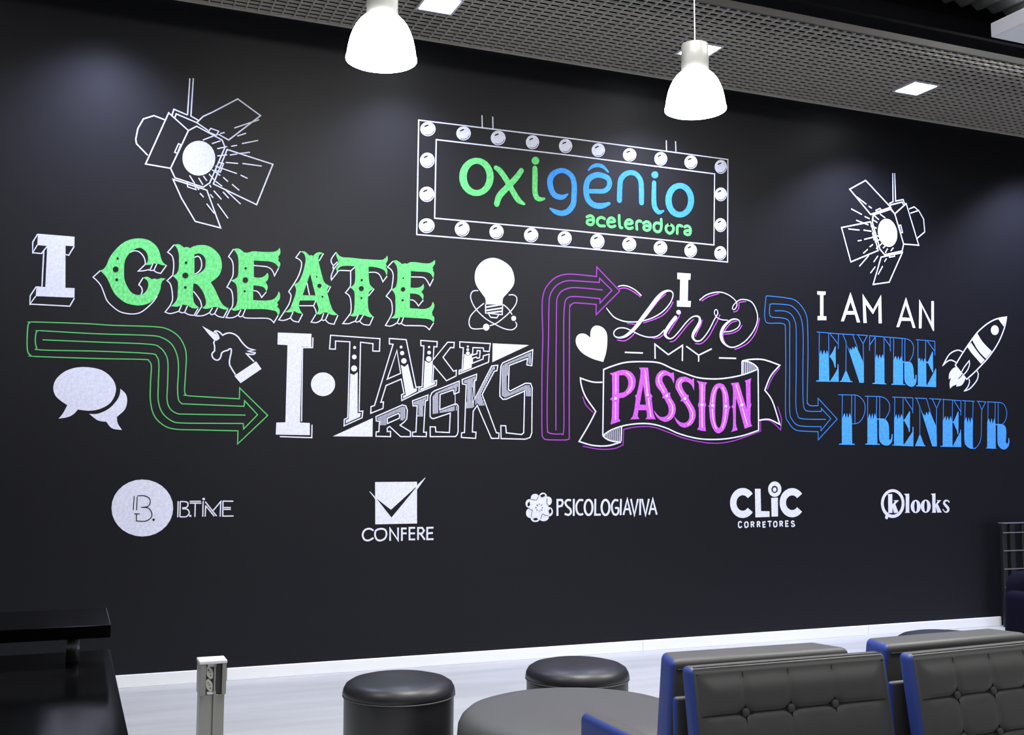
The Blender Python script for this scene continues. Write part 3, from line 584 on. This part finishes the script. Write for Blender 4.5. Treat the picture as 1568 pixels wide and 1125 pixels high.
F('blue', '846,510 878,480 898,550 915,485 938,565 960,490 988,540 992,950 1155,972 1155,985 815,970 815,955 846,950'); F('blue', '1000,957 1140,690 1148,665 1160,670 1158,985'); F('blue', '985,548 1020,545 1092,375 1103,375 1108,735 1095,730 1020,575 985,562')
view(1275, 595, 11.25)
sub('letter')
L('blueline', BL, '92,105 390,108', '165,110 160,520', '325,110 320,600', '382,110 380,600'); L('blueline', BL, '380,108 450,130 520,200 552,280 550,400 510,510 450,580 390,602 330,604', sm=True)
F('blue', '153,530 200,415 220,510 243,415 265,515 290,415 327,520 332,945 378,950 375,965 105,962 110,948 155,940')
sub('letter')
L('blueline', BL, '555,128 820,135', '602,130 598,540', '755,135 750,530', '808,135 806,540'); L('blueline', BL, '820,135 900,165 960,230 980,320 960,420 900,520', sm=True)
F('blue', '596,540 635,420 655,530 680,420 700,530 722,420 762,530 765,965 560,962 560,948 595,940')
F('blue', '755,515* 880,515 930,555 965,650 968,868* 985,888* 1005,850 1013,778* 1028,785* 1022,890 990,950 940,978 870,968 825,930 797,850 795,533* 755,533*', sm=True); F('blue', '762,948 805,950 805,965 762,965')
view(1360, 600, 11.84)
sub('letter')
L('blueline', BL, '75,93 450,107', '118,100 112,500', '268,105 265,500', '295,108 440,330', '444,105 440,385')
F('blue', '105,495 145,400 165,500 190,400 208,490 237,395 270,500 272,955 450,972 450,985 70,968 70,955 102,955'); F('blue', '280,960 436,725 438,630 455,635 452,985'); F('blue', '268,508 290,500 383,350 392,352 387,725 372,725 360,660 290,527 268,524')
sub('letter')
L('blueline', BL, '485,110 695,120', '510,110 572,272', '572,270 570,790', '690,118 772,405', '740,120 962,134', '795,125 872,292', '942,135 876,292', '872,290 868,640')
F('blue', '575,275 640,435 640,390 668,440 688,360 722,425 730,350 772,405 872,640 878,985 795,985 640,490'); F('blue', '562,780 580,780 650,965 672,972 670,985 480,978 490,962')
view(1450, 605, 12.5)
sub('letter')
L('blueline', BL, '-92,78 275,106', '-70,82 -72,500', '103,98 98,500', '135,105 258,312', '265,105 262,385')
F('blue', '-85,490 -32,395 -15,500 10,395 35,490 66,395 100,500 102,970 270,978 270,990 -130,985 -130,970 -85,968'); F('blue', '112,965 248,705 250,655 263,660 268,990'); F('blue', '97,512 130,492 207,312 218,314 214,745 197,745 190,690 122,528 97,518')
sub('letter')
L('blueline', BL, '290,103 528,118', '345,108 338,500', '498,118 487,500', '570,113 745,128', '592,118 662,272', '735,128 666,272'); L('blueline', BL, '661,272* 655,500 650,780 630,880 590,960 540,1010 490,1018', sm=True)
F('blue', '327,500* 368,415* 393,540* 412,420* 440,530* 462,420* 492,500* 492,995 535,1005* 545,1018 480,1024 430,1015 370,970 330,880', sm=True)
sub('letter')
L('blueline', BL, '765,125 1012,138', '785,130 780,500', '920,135 915,510', '978,140 975,560'); L('blueline', BL, '1012,138 1080,170 1130,260 1140,370 1110,490 1050,560', sm=True)
F('blue', '768,510 800,440 825,540 850,440 872,545 905,445 928,560 930,1010 948,1022 745,1018 750,1002 765,995')
F('blue', '925,550* 1060,555 1110,600 1130,680 1122,900* 1150,935* 1170,880 1168,818* 1188,825* 1190,900 1170,980 1120,1030 1060,1035 1000,990 965,900 960,572* 925,572*', sm=True)
# rocket
view(1435, 480, 9)
group('painted_rocket', 'white rocket drawing climbing to the upper right at the right end of the wall', 1493, 540)
sub('rocket_body')
L('white', 2.0, '955,48* 830,70 720,120 620,195 540,275 440,410 340,560 248,712* 405,905* 500,820 600,720 700,610 800,470 870,340 930,180', closed=True, sm=True)
sub('nose_cone'); F('white', '840,75 955,48 918,180')
sub('porthole'); E_('white', 793, 228, 54, 67)
sub('body_stripe'); F('white', '480,360* 552,270* 610,370 680,450 752,520* 672,622* 600,550 540,470', sm=True)
sub('body_stripe'); F('white', '413,457* 466,400* 520,480 580,560 655,640* 603,692* 540,620 470,540', sm=True)
sub('fin'); L('white', 1.9, '350,530 300,505 240,515 160,570 78,715* 130,665 190,640 262,675', sm=True)
sub('fin'); L('white', 1.9, '545,785 565,830 550,910 500,980 440,1040 375,1065* 420,1010 445,940 435,900', sm=True)
sub('exhaust_flame'); F('white', '250,735* 200,770 165,830 158,905* 190,885* 170,960 178,1035* 210,1000 270,975* 260,1005* 330,990 370,940 385,890 365,850* 320,800*', sm=True); L('wall', 1.4, '350,835 320,870 290,900')
sub('fin'); F('wall', '325,815 370,740 440,650 445,700 415,780 355,850'); L('white', 1.8, '335,805* 370,740 440,650* 445,700 415,780 365,840', sm=True)
# logos
view(150, 710, 5.227)
group('painted_logo', 'round white logo disc with double lined capitals, leftmost in the logo row', 265, 778)
sub('logo_disc', 'white disc with a thin dark monogram')
E_('white', 355, 353, 247, 228)
L('wall', 1.5, '290,258 282,370', '308,372 315,262', '290,400 335,400'); L('wall', 1.5, '315,256* 370,255 410,275 418,310 400,340 350,348', '345,348 400,352 430,390 425,430 380,458 308,457* 308,400', sm=True); E_('wall', 445, 447, 10, 10)
view(265, 755, 15.68)
T = 1.8
sub('letter'); L('white', T, '122,190 112,575', '172,195 165,565'); L('white', T, '170,198 300,203 355,235 350,310 300,345 220,348', '220,375 320,375 375,420 385,490 340,545 290,565 165,565', sm=True); E_('white', 413, 543, 28, 26)
sub('letter'); L('white', T, '400,193 665,193', '400,235 675,238', '533,240 523,565')
sub('letter'); E_('white', 735, 138, 32, 30); L('white', T, '722,190 712,560')
sub('letter'); L('white', T, '785,290 768,560', '770,200 1045,548', '785,300 990,550', '965,410 1160,180', '1145,190 1130,560')
sub('letter'); L('white', T, '1198,185 1192,560', '1195,188 1445,190', '1200,343 1385,343', '1200,385 1385,385', '1192,548 1450,545')
view(530, 710, 6.272)
group('painted_logo', 'white square logo with a dark tick over thin capitals', 609, 782)
sub('logo_square', 'white square crossed by a tick mark')
F('white', '278,175 680,172 680,572 280,580'); F('white', '220,263 232,268 298,338 280,345 272,328'); F('white', '763,132 757,132 662,222 680,248')
F('wall', '290,332 430,440 668,223 668,232 435,515')
T = 2.7
for ps, q in ((['262,640 225,622 180,635 158,680 175,725 215,735 262,710'], 1), (['333,622 285,640 278,690 298,728 335,735 375,712 387,668 372,632 333,622'], 1), (['422,738 422,622 498,732 498,612'], 0), (['535,738 535,620 580,620', '535,667 580,667'], 0), (['662,614 608,614 608,725 662,725', '608,667 660,667'], 0), (['690,730 690,614 730,614 748,640 730,668 690,668', '712,668 755,728'], 0), (['838,612 778,614 778,724 838,722', '778,667 832,663'], 0)):
    sub('letter'); L('white', T, *ps, sm=bool(q))
view(800, 750, 20.45)
group('painted_logo', 'white flower logo followed by long narrow capitals', 905, 776)
sub('logo_flower', 'white eight lobed flower with dark gaps and stamens')
for e in ((395, 250, 135, 130), (640, 208, 125, 125), (800, 345, 118, 140), (832, 680, 118, 145), (660, 845, 160, 132), (400, 875, 150, 128), (240, 720, 135, 155), (220, 425, 128, 140), (520, 550, 290, 290)): E_('white', *e)
for p in ('545,175 630,125 695,135 705,190 600,235', '215,350 235,470 165,525 145,430', '880,570 910,690 845,755 805,640', '310,905 430,860 490,925 400,955'): F('wall', p)
L('wall', 0.8, '260,295 430,315 495,195', '765,260 755,430 865,515', '185,580 305,630 265,800 275,850', '620,735 700,790 800,800', '615,750 560,910')
L('wall', 1.2, '520,425 520,465', '605,455 580,490', '630,555 590,555', '605,640 575,615', '520,670 520,635', '435,640 460,610', '390,550 430,550', '435,455 470,495')
view(845, 755, 9.224)
T = 3.1
for ps, q in ((['78,318 78,95 140,95 155,132 140,175 85,190'], 0), (['270,100 220,95 190,130 210,180 260,225 268,275 235,305 180,290'], 1), (['309,80 308,318'], 0), (['442,100 390,95 350,150 345,220 365,280 400,302 440,290'], 1), ('o', 518), (['613,80 610,302 690,302'], 0), ('o', 757), (['937,105 890,95 850,150 847,220 870,290 910,302 937,270 935,210 892,210'], 1), (['975,80 970,308'], 0), (['1010,305 1065,85 1115,305', '1030,225 1095,225'], 0),
              (['1115,80 1165,305 1215,80'], 0), (['1247,80 1245,308'], 0), (['1272,80 1322,305 1370,80'], 0), (['1372,303 1425,85 1480,302', '1392,222 1455,222'], 0)):
    sub('letter')
    if ps == 'o': E_('white', q, 200, 70, 122, 0, (q, 200, 41, 90))
    else: L('white', T, *ps, sm=bool(q))
view(1110, 735, 12.544)
group('painted_logo', 'bold white four letter logo above a row of small capitals', 1172, 772)
def arcstroke(c, r, a0, a1, t0, t1, n=26):
    out = []
    for k, rr in ((1, 1), (0, 0)):
        for i in range(n + 1):
            a = math.radians(a0 + (a1 - a0) * (i if k else n - i) / n)
            R_ = r if k else (r[0] - t0, r[1] - t1)
            out.append((c[0] + R_[0] * math.cos(a), c[1] + R_[1] * math.sin(a)))
    return out
sub('letter'); emitpoly([arcstroke((340, 437), (243, 288), 38, 322, 122, 138)], 'white')
sub('letter'); F('white', '575,165 683,165 692,592 855,597 855,705 585,712')
sub('letter'); F('white', '888,340 1015,335 1018,695 895,698'); E_('white', 955, 172, 127, 148, 0, (953, 177, 62, 70)); E_('white', 953, 180, 36, 43)
sub('letter'); emitpoly([arcstroke((1290, 432), (240, 280), 38, 322, 120, 138)], 'white')
T = 2.0
for ps, q in ((['322,815 300,797 268,805 258,850 268,900 300,906 322,882'], 1), (['410,800 385,815 378,850 388,900 412,903 438,885 443,850 435,810 410,800'], 1), (['505,905 503,805 540,800 555,825 540,850 505,852', '530,852 557,900'], 0), (['622,900 620,802 655,797 670,820 655,845 622,848', '646,848 672,895'], 0), (['780,800 728,804 732,900 778,897', '730,850 772,848'], 0), (['820,792 892,790', '858,792 860,895'], 0), (['965,792 942,805 935,840 942,885 965,894 992,878 998,840 990,802 965,792'], 1), (['1058,890 1054,794 1090,790 1105,812 1092,838 1058,840', '1080,840 1107,887'], 0), (['1217,782 1165,786 1168,885 1218,882', '1166,835 1210,833'], 0), (['1330,800 1300,785 1275,805 1290,830 1325,845 1335,870 1305,888 1272,872'], 1)):
    sub('letter'); L('white', T, *ps, sm=bool(q))
view(1340, 740, 13.067)
group('painted_logo', 'white lowercase serif logo, its k inside a ring with a short handle', 1402, 770)
sub('logo_ring', 'white ring with a short handle'); E_('white', 350, 402, 236, 288, 0, (350, 398, 180, 228)); F('white', '205,640 235,590 270,640 262,680 235,720 195,690')
sub('letter'); F('white', '248,215 340,210 342,420 400,360 360,340 470,335 465,350 400,410 460,570 475,590 375,590 345,480 342,590 245,592 262,570 258,245')
sub('letter'); F('white', '575,208 680,205 680,565 695,585 590,588 612,565 610,245')
sub('letter'); E_('white', 810, 460, 100, 132, 0, (808, 460, 28, 110))
sub('letter'); E_('white', 1010, 455, 100, 132, 0, (1010, 455, 30, 112))
sub('letter'); F('white', '1115,205 1205,200 1205,420 1250,360 1230,335 1320,335 1250,410 1330,580 1245,582 1205,460 1215,585 1130,585 1145,560 1140,240')
sub('letter'); LV('white', '1475,370,30 1450,342,24 1400,347,40 1375,395,50 1420,450,60 1462,505,60 1450,556,45 1400,573,20 1355,520,20')

flush()
# ------------------------------------------------------------------ pendant lamps
def pendant(x, y, rim, r, label, cord_top):
    t = tag(empty('pendant_lamp', (x, y, rim)), label, 'pendant lamp', 'bell shaped pendant lamps')
    k = r / 0.2; kz = k * 1.13
    dome = [(0.200, 0.0), (0.203, 0.010), (0.2, 0.035), (0.194, 0.07), (0.184, 0.11), (0.170, 0.145), (0.152, 0.178), (0.130, 0.205), (0.108, 0.224), (0.088, 0.235)]
    prof = [(a * k, b * kz) for a, b in dome] + [((a - 0.006) * k, b * kz) for a, b in reversed(dome)]
    prof.append(prof[0])
    lathe('lamp_shade', prof, 'glow', t, 64)
    lathe('rim_ring', [((0.2) * k, -0.003), ((0.207) * k, 0.0), ((0.207) * k, 0.010), ((0.199) * k, 0.008), (0.2 * k, -0.003)], 'glow', t, 64)
    lathe('lamp_body', [(0.0, 0.232 * kz), (0.092 * k, 0.232 * kz), (0.092 * k, 0.395 * kz), (0.088 * k, 0.402 * kz), (0.05 * k, 0.405 * kz), (0, 0.405 * kz)], 'steel', t, 48)
    lathe('cable_gland', [(0.02, 0.404 * kz), (0.02, 0.418 * kz), (0.008, 0.43 * kz), (0, 0.43 * kz)], 'whitemetal', t, 16)
    b = lathe('bulb', [(0.0, 0.07 * k), (0.03, 0.075 * k), (0.045, 0.11 * k), (0.03, 0.16 * k), (0.02, 0.22 * k), (0, 0.22 * k)], 'glow', t, 20)
    lathe('cord', [(0.003, 0.42 * kz), (0.003, cord_top - rim)], 'whitemetal', t, 10)
    lamp('POINT', 'pendant_glow', (x, y, rim - 0.03), (0, 0, 0), 14, (0.95, 0.97, 1), shadow_soft_size=0.15)
pendant(1.249, 4.598, 3.175, 0.156, 'bright bell pendant lamp cut by the top edge, the larger one left of the sign', 5.3)
pendant(2.988, 4.714, 3.21, 0.156, 'bright bell pendant lamp with its cord in view, above the right part of the sign', 5.3)

# ------------------------------------------------------------------ stools and round ottoman
def stool(x, y, r, h, label):
    t = tag(empty('round_stool', (x, y, 0)), label, 'stool', 'black cylindrical stools')
    lathe('base', [(0, 0.0), (r - .012, 0.0), (r - .006, 0.01), (r - .004, h - .075), (r - .004, h - .068), (0, h - .068)], 'leather', t, 72)
    lathe('cushion', [(0, h - .068), (r - .003, h - .068), (r + .002, h - .058), (r - .002, h - .040), (r - .012, h - .022), (r - .035, h - .008), (r - .075, h + .002), (r * .4, h + .008), (0, h + .010)], 'leather', t, 72)
    bm = bmesh.new(); bmesh.ops.create_circle(bm, segments=72, radius=r + .0005)
    ring = lathe('piping', [(r - .004, h - .0705), (r + .0008, h - .0705), (r + .0025, h - .068), (r + .0008, h - .0655), (r - .004, h - .0655)], 'charcoal', t, 72); bm.free()
stool(1.31, 4.385, 0.232, 0.46, 'black leatherette cylindrical stool standing alone left of the large ottoman')
stool(2.15, 4.42, 0.232, 0.46, 'black leatherette cylindrical stool right behind the large round ottoman')
stool(4.28, 4.38, 0.262, 0.468, 'black stool whose top just shows behind the right tufted chair')
t = tag(empty('round_ottoman', (1.83, 3.76, 0)), 'large low round black leatherette ottoman in front of the stools', 'ottoman')
r, h = 0.455, 0.425
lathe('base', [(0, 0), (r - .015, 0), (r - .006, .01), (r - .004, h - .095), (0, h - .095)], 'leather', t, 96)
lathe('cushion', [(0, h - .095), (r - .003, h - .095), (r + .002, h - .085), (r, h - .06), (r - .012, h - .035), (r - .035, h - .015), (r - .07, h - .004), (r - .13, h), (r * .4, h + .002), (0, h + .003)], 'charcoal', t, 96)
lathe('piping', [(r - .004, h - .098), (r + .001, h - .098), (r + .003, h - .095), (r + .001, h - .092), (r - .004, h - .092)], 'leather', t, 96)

# ------------------------------------------------------------------ tufted lounge chairs
def slab(name, w_, th, z0, z1, m_front, m_side, parent, x0=0, y0=0, bev=0.018, lean=0.0, tuft=False, taper=0.0):
    """upholstered slab: front at y0, back at y0+th, leaning so that lower points come forward"""
    bm = bmesh.new(); nx, nz = (56, 44) if tuft else (2, 2)
    if not tuft:
        box_bm((x0 + w_ / 2, y0 + th / 2, (z0 + z1) / 2), (w_, th, z1 - z0), bev, 4, bm)
    else:
        box_bm((x0 + w_ / 2, y0 + th / 2, (z0 + z1) / 2), (w_, th, z1 - z0), bev, 4, bm)
        # finely divided, padded front face with buttons
        fs = [f for f in bm.faces if f.normal.y < -0.99]
        bm.faces.ensure_lookup_table()
        bmesh.ops.delete(bm, geom=fs, context='FACES')
        X = [x0 + bev + (w_ - 2 * bev) * i / nx for i in range(nx + 1)]; Z = [z0 + bev + (z1 - z0 - 2 * bev) * j / nz for j in range(nz + 1)]
        bx, bz = tuft
        g = []
        for z in Z:
            row = []
            for x in X:
                e = min(x - X[0], X[-1] - x, z - Z[0], Z[-1] - z); edge = 1 - math.exp(-(e / .03) ** 2)
                d = 0.010
                dz = min(abs(z - q) for q in bz); dx = min(abs(x - q) for q in bx)
                d -= 0.009 * math.exp(-(dz / .007) ** 2) + 0.004 * math.exp(-(dz / .03) ** 2)
                d -= 0.0035 * math.exp(-(dx / .007) ** 2)
                rr = min(math.hypot(x - a, z - b) for a in bx for b in bz)
                d -= 0.010 * math.exp(-(rr / .022) ** 2)
                row.append(bm.verts.new((x, y0 - d * edge, z)))
            g.append(row)
        for a, b in zip(g, g[1:]):
            for i in range(nx): bm.faces.new((a[i], a[i + 1], b[i + 1], b[i]))
        bmesh.ops.remove_doubles(bm, verts=bm.verts, dist=2e-4)
    bmesh.ops.recalc_face_normals(bm, faces=bm.faces)
    for f in bm.faces:
        nrm = f.normal; cx_ = f.calc_center_median().x; f.material_index = 1 if abs(nrm.x) > 0.35 and (cx_ < x0 + bev or cx_ > x0 + w_ - bev) else 0  # side faces carry the blue light as colour
    for v in bm.verts:
        v.co.x -= (v.co.x - x0 - w_ / 2) / (w_ / 2) * taper * (v.co.y - y0) / th
        v.co.y -= (z1 - v.co.z) * lean
    return from_bm(name, bm, [m_front, m_side], parent, True)
def tufted_chair(x, y, rz, label, W_=0.69):
    t = tag(empty('tufted_chair', (x, y, 0), rz), label, 'lounge chair', 'tufted lounge chairs with blue sides')
    bxs = [W_ * q for q in (0.245, 0.47, 0.695)]
    bzs = [0.655, 0.535]
    b = slab('backrest', W_, 0.055, 0.40, 0.785, 'charcoal', 'bluespill', t, lean=0.16, tuft=(bxs, bzs))
    for bx in bxs:
        for bz in bzs:
            yy = -(0.785 - bz) * 0.16 + 0.004
            bm = bmesh.new(); bmesh.ops.create_uvsphere(bm, u_segments=14, v_segments=8, radius=0.0135)
            for v in bm.verts: v.co = Vector((bx + v.co.x, yy - 0.001 + v.co.y * .6, bz + v.co.z))
            from_bm('button', bm, 'charcoal', b, True)
    for lo, hi in [((.025, .6538), (W_ - .025, .6562)), ((.025, .5338), (W_ - .025, .5362))] + [((q - .0007, .42), (q + .0007, .765)) for q in bxs]:
        bm = box_bm(((lo[0] + hi[0]) / 2, .0025, (lo[1] + hi[1]) / 2), (hi[0] - lo[0], .007 if hi[0] - lo[0] > .1 else .0095, hi[1] - lo[1]))
        for v in bm.verts: v.co.y -= (0.785 - v.co.z) * 0.16
        from_bm('seam', bm, 'seam', b)
    for z, yo in ((0.7855, 0.004),):
        box('piping', (0.012, yo - .002, z - .002), (W_ - .012, yo + .002, z + .0015), 'seam', b, bev=.001, seg=1)
    slab('back_support', W_ - 0.02, 0.022, 0.10, 0.69, 'charcoal', 'bluespill', t, x0=0.0, y0=0.078, bev=0.010)
    slab('seat_cushion', W_, 0.50, 0.30, 0.42, 'charcoal', 'bluespill', t, y0=-0.60, bev=0.02)
    slab('seat_frame', W_ - .02, 0.65, 0.10, 0.296, 'charcoal', 'bluespill', t, x0=.01, y0=-0.59, bev=0.01)
    for lx in (.05, W_ - .05):
        for ly in (-0.55, 0.04): lathe('leg', [(0, 0), (.014, 0), (.020, .10), (0, .10)], 'alu', t, 12, c=(lx, ly, 0))
    return t
tufted_chair(1.618, 2.612, 0, 'charcoal tufted chair facing the camera, nearer the round ottoman')
tufted_chair(2.352, 2.560, math.radians(3.5), 'charcoal tufted chair facing the camera, cut by the right edge of the photo')
def backed_chair(x, y, rz, label, W_=0.64):
    t = tag(empty('lounge_chair', (x, y, 0), rz), label, 'lounge chair', 'chairs seen from behind, turned to the mural')
    s = slab('backrest', W_, 0.145, 0.10, 0.785, 'charcoal', 'bluespill', t, bev=0.022, lean=-0.13, taper=0.045)
    box('piping', (.02, -.0015, 0.755), (W_ - .02, .0045, 0.759), 'seam', s, bev=.001, seg=1)
    slab('seat_cushion', W_, 0.32, 0.30, 0.42, 'charcoal', 'bluespill', t, y0=0.20, bev=0.02)
    for lx in (.05, W_ - .05):
        for ly in (0.18, 0.45): lathe('leg', [(0, 0), (.014, 0), (.020, .30), (0, .30)], 'alu', t, 12, c=(lx, ly, 0))
backed_chair(1.632, 2.735, math.radians(-1), 'grey topped chair back with blue side, seen from behind, nearer the ottoman')
backed_chair(2.405, 2.722, math.radians(2), 'grey topped chair back with blue side, cut by the right edge of the photo')

# chair at the bottom edge, blue light painted on its plain back
t = tag(empty('side_chair', (1.11, 2.04, 0)), 'chair with a smooth blue back, cut by the bottom edge in front of the ottoman', 'lounge chair')
bm = box_bm((0.03, -0.02, 0.44), (0.055, 0.52, 0.68), 0.018, 4)
for f in bm.faces: f.material_index = 1 if f.normal.x < -0.4 else 0  # left face takes the painted blue light
from_bm('backrest', bm, ['charcoal', 'bluespill'], t, True)
box('back_piping', (0.006, -0.26, 0.765), (0.010, 0.225, 0.769), 'seam', t, bev=.001, seg=1)
box('seat_cushion', (0.06, -0.28, 0.30), (0.44, 0.24, 0.42), 'charcoal', t, bev=.02)
box('seat_frame', (0.04, -0.27, 0.10), (0.43, 0.23, 0.30), 'bluespill', t, bev=.01)
for lx in (.05, .40):
    for ly in (-0.24, 0.2): lathe('leg', [(0, 0), (.014, 0), (.020, .10), (0, .10)], 'alu', t, 12, c=(lx, ly, 0))

# ------------------------------------------------------------------ power pillar
t = tag(empty('power_pillar', (0.549, 4.385, 0)), 'short aluminium post with two sockets in its square head, by the skirting board', 'power outlet')
hw = 0.050; zt = 0.585; zb = 0.455
bm = bmesh.new()
for lo, hi in (((-hw, -hw), (-hw + .024, hw)), ((hw - .016, -hw), (hw, hw)), ((-hw + .024, -hw + .022), (hw - .016, hw))):
    box_bm(((lo[0] + hi[0]) / 2, (lo[1] + hi[1]) / 2, (zb + zt - .012) / 2), (hi[0] - lo[0], hi[1] - lo[1], zt - .012 - zb), 0.0015, 1, bm)
head = from_bm('head', bm, 'alu', t)
box('top_cap', (-hw - .002, -hw - .002, zt - .012), (hw + .002, hw + .002, zt), 'whitemetal', t, bev=.002, seg=2)
pn = box('socket_panel', (-hw + .026, -hw + .012, zb + .004), (hw - .018, -hw + .024, zt - .016), 'socketdark', head)
box('glass_divider', (0.004, -hw + .004, zb + .004), (0.010, -hw + .014, zt - .016), 'alu', head)
for zc in (zt - .046, zb + .036):
    bm = bmesh.new(); pts = [(-.014, .006), (-.014, .022), (-.004, .026), (.012, -.002), (.012, -.020), (.002, -.025)]
    pts = [(-.013, .004), (-.012, .021), (-.003, .025), (.010, .010), (.013, -.004), (.012, -.021), (.003, -.025), (-.010, -.010)]
    f = bm.faces.new([bm.verts.new((a - .012, -hw + .0115, zc + b)) for a, b in pts])
    e = bmesh.ops.extrude_face_region(bm, geom=[f]); 
    for v in e['geom']:
        if isinstance(v, bmesh.types.BMVert): v.co.y -= .004
    bmesh.ops.recalc_face_normals(bm, faces=bm.faces)
    so = from_bm('socket', bm, 'socket', t)
    bm = bmesh.new()
    for a, b in ((-.005, .010), (.001, .002), (.004, -.010)):
        m4 = Matrix.Translation((a - .012, -hw + .0072, zc + b)) @ Matrix.Rotation(math.pi / 2, 4, 'X')
        bmesh.ops.create_cone(bm, cap_ends=True, segments=10, radius1=.0024, radius2=.0024, depth=.001, matrix=m4)
    from_bm('pin_holes', bm, 'hole', so)
for zc in (zt - .018, zb + .007): box('label_plate', (-hw + .030, -hw + .008, zc - .005), (0.012, -hw + .012, zc + .005), 'whitemetal', head)
bm = bmesh.new()
for lo, hi in (((-hw + .004, -hw + .010), (-.002, hw - .002)), ((.004, -hw + .010), (hw - .004, hw - .002)), ((-.002, -hw + .018), (.004, hw - .002))):
    box_bm(((lo[0] + hi[0]) / 2, (lo[1] + hi[1]) / 2, zb / 2 + .01), (hi[0] - lo[0], hi[1] - lo[1], zb - .02), 0.001, 1, bm)
from_bm('post', bm, 'alu', t)
lathe('foot_plate', [(0, 0), (.09, 0), (.09, .008), (.085, .011), (0, .011)], 'alu', t, 32)

# ------------------------------------------------------------------ black gloss desk
t = tag(empty('reception_desk', (-0.95, 3.0, 0)), 'black gloss desk with a raised shelf in the bottom left corner', 'desk')
box('desktop', (-1.2, -0.85, 0.715), (1.097, 0.72, 0.75), 'gloss', t, bev=.003, seg=2)
box('body', (-1.15, -0.80, 0), (1.06, 0.66, 0.715), 'gloss', t, bev=.004, seg=2)
box('raised_shelf', (-1.2, 0.42, 0.833), (1.086, 0.82, 0.87), 'gloss', t, bev=.002, seg=2)
for x in (0.985, -0.6):
    lathe('shelf_post', [(0, .75), (.019, .75), (.019, .833), (0, .833)], 'rod', t, 28, c=(x, 0.545, 0))

# ------------------------------------------------------------------ rack and navy chair at the right edge
t = tag(empty('display_rack', (7.315, 6.84, 0)), 'black slatted rack with thin grey rods against the mural wall, at the right edge', 'rack')
for x0, x1 in ((0, .047), (.088, .140), (.222, .295), (.42, .48), (.62, .68)):
    box('upright', (x0, 0, 0), (x1, .03, .86), 'blackmetal', t, bev=.003, seg=1)
for z in (0.785, 0.634, 0.482, 0.33, 0.178): box('rod', (.0, -.012, z - .004), (.68, -.001, z + .004), 'rod', t, bev=.002, seg=1)
box('top_rail', (0, -.012, .86), (.68, .05, .868), 'rod', t, bev=.002, seg=1)
t = tag(empty('navy_armchair', (5.98, 5.2, 0)), 'dark navy fabric armchair with rounded back, cut by the right edge below the rack', 'armchair')
bm = box_bm((0, 0.0, 0.46), (0.80, 0.14, 0.48), 0.068, 6)
for v in bm.verts:
    k = max(0, (v.co.z - .45) / .25); v.co.x *= 1 - .13 * k * k; v.co.z -= .05 * (v.co.x / .4) ** 2
from_bm('backrest', bm, 'navy', t, True)
box('seat', (-.36, -.56, .24), (.36, -.04, .42), 'navy', t, bev=.05, seg=4)
for sx in (-1, 1):
    box('armrest', (sx * .39 - .06, -.55, .20), (sx * .39 + .06, .0, .56), 'navy', t, bev=.05, seg=4)
    for y in (-.45, .0): lathe('leg', [(0, 0), (.016, 0), (.022, .24), (0, .24)], 'blackmetal', t, 12, c=(sx * .32, y, 0))
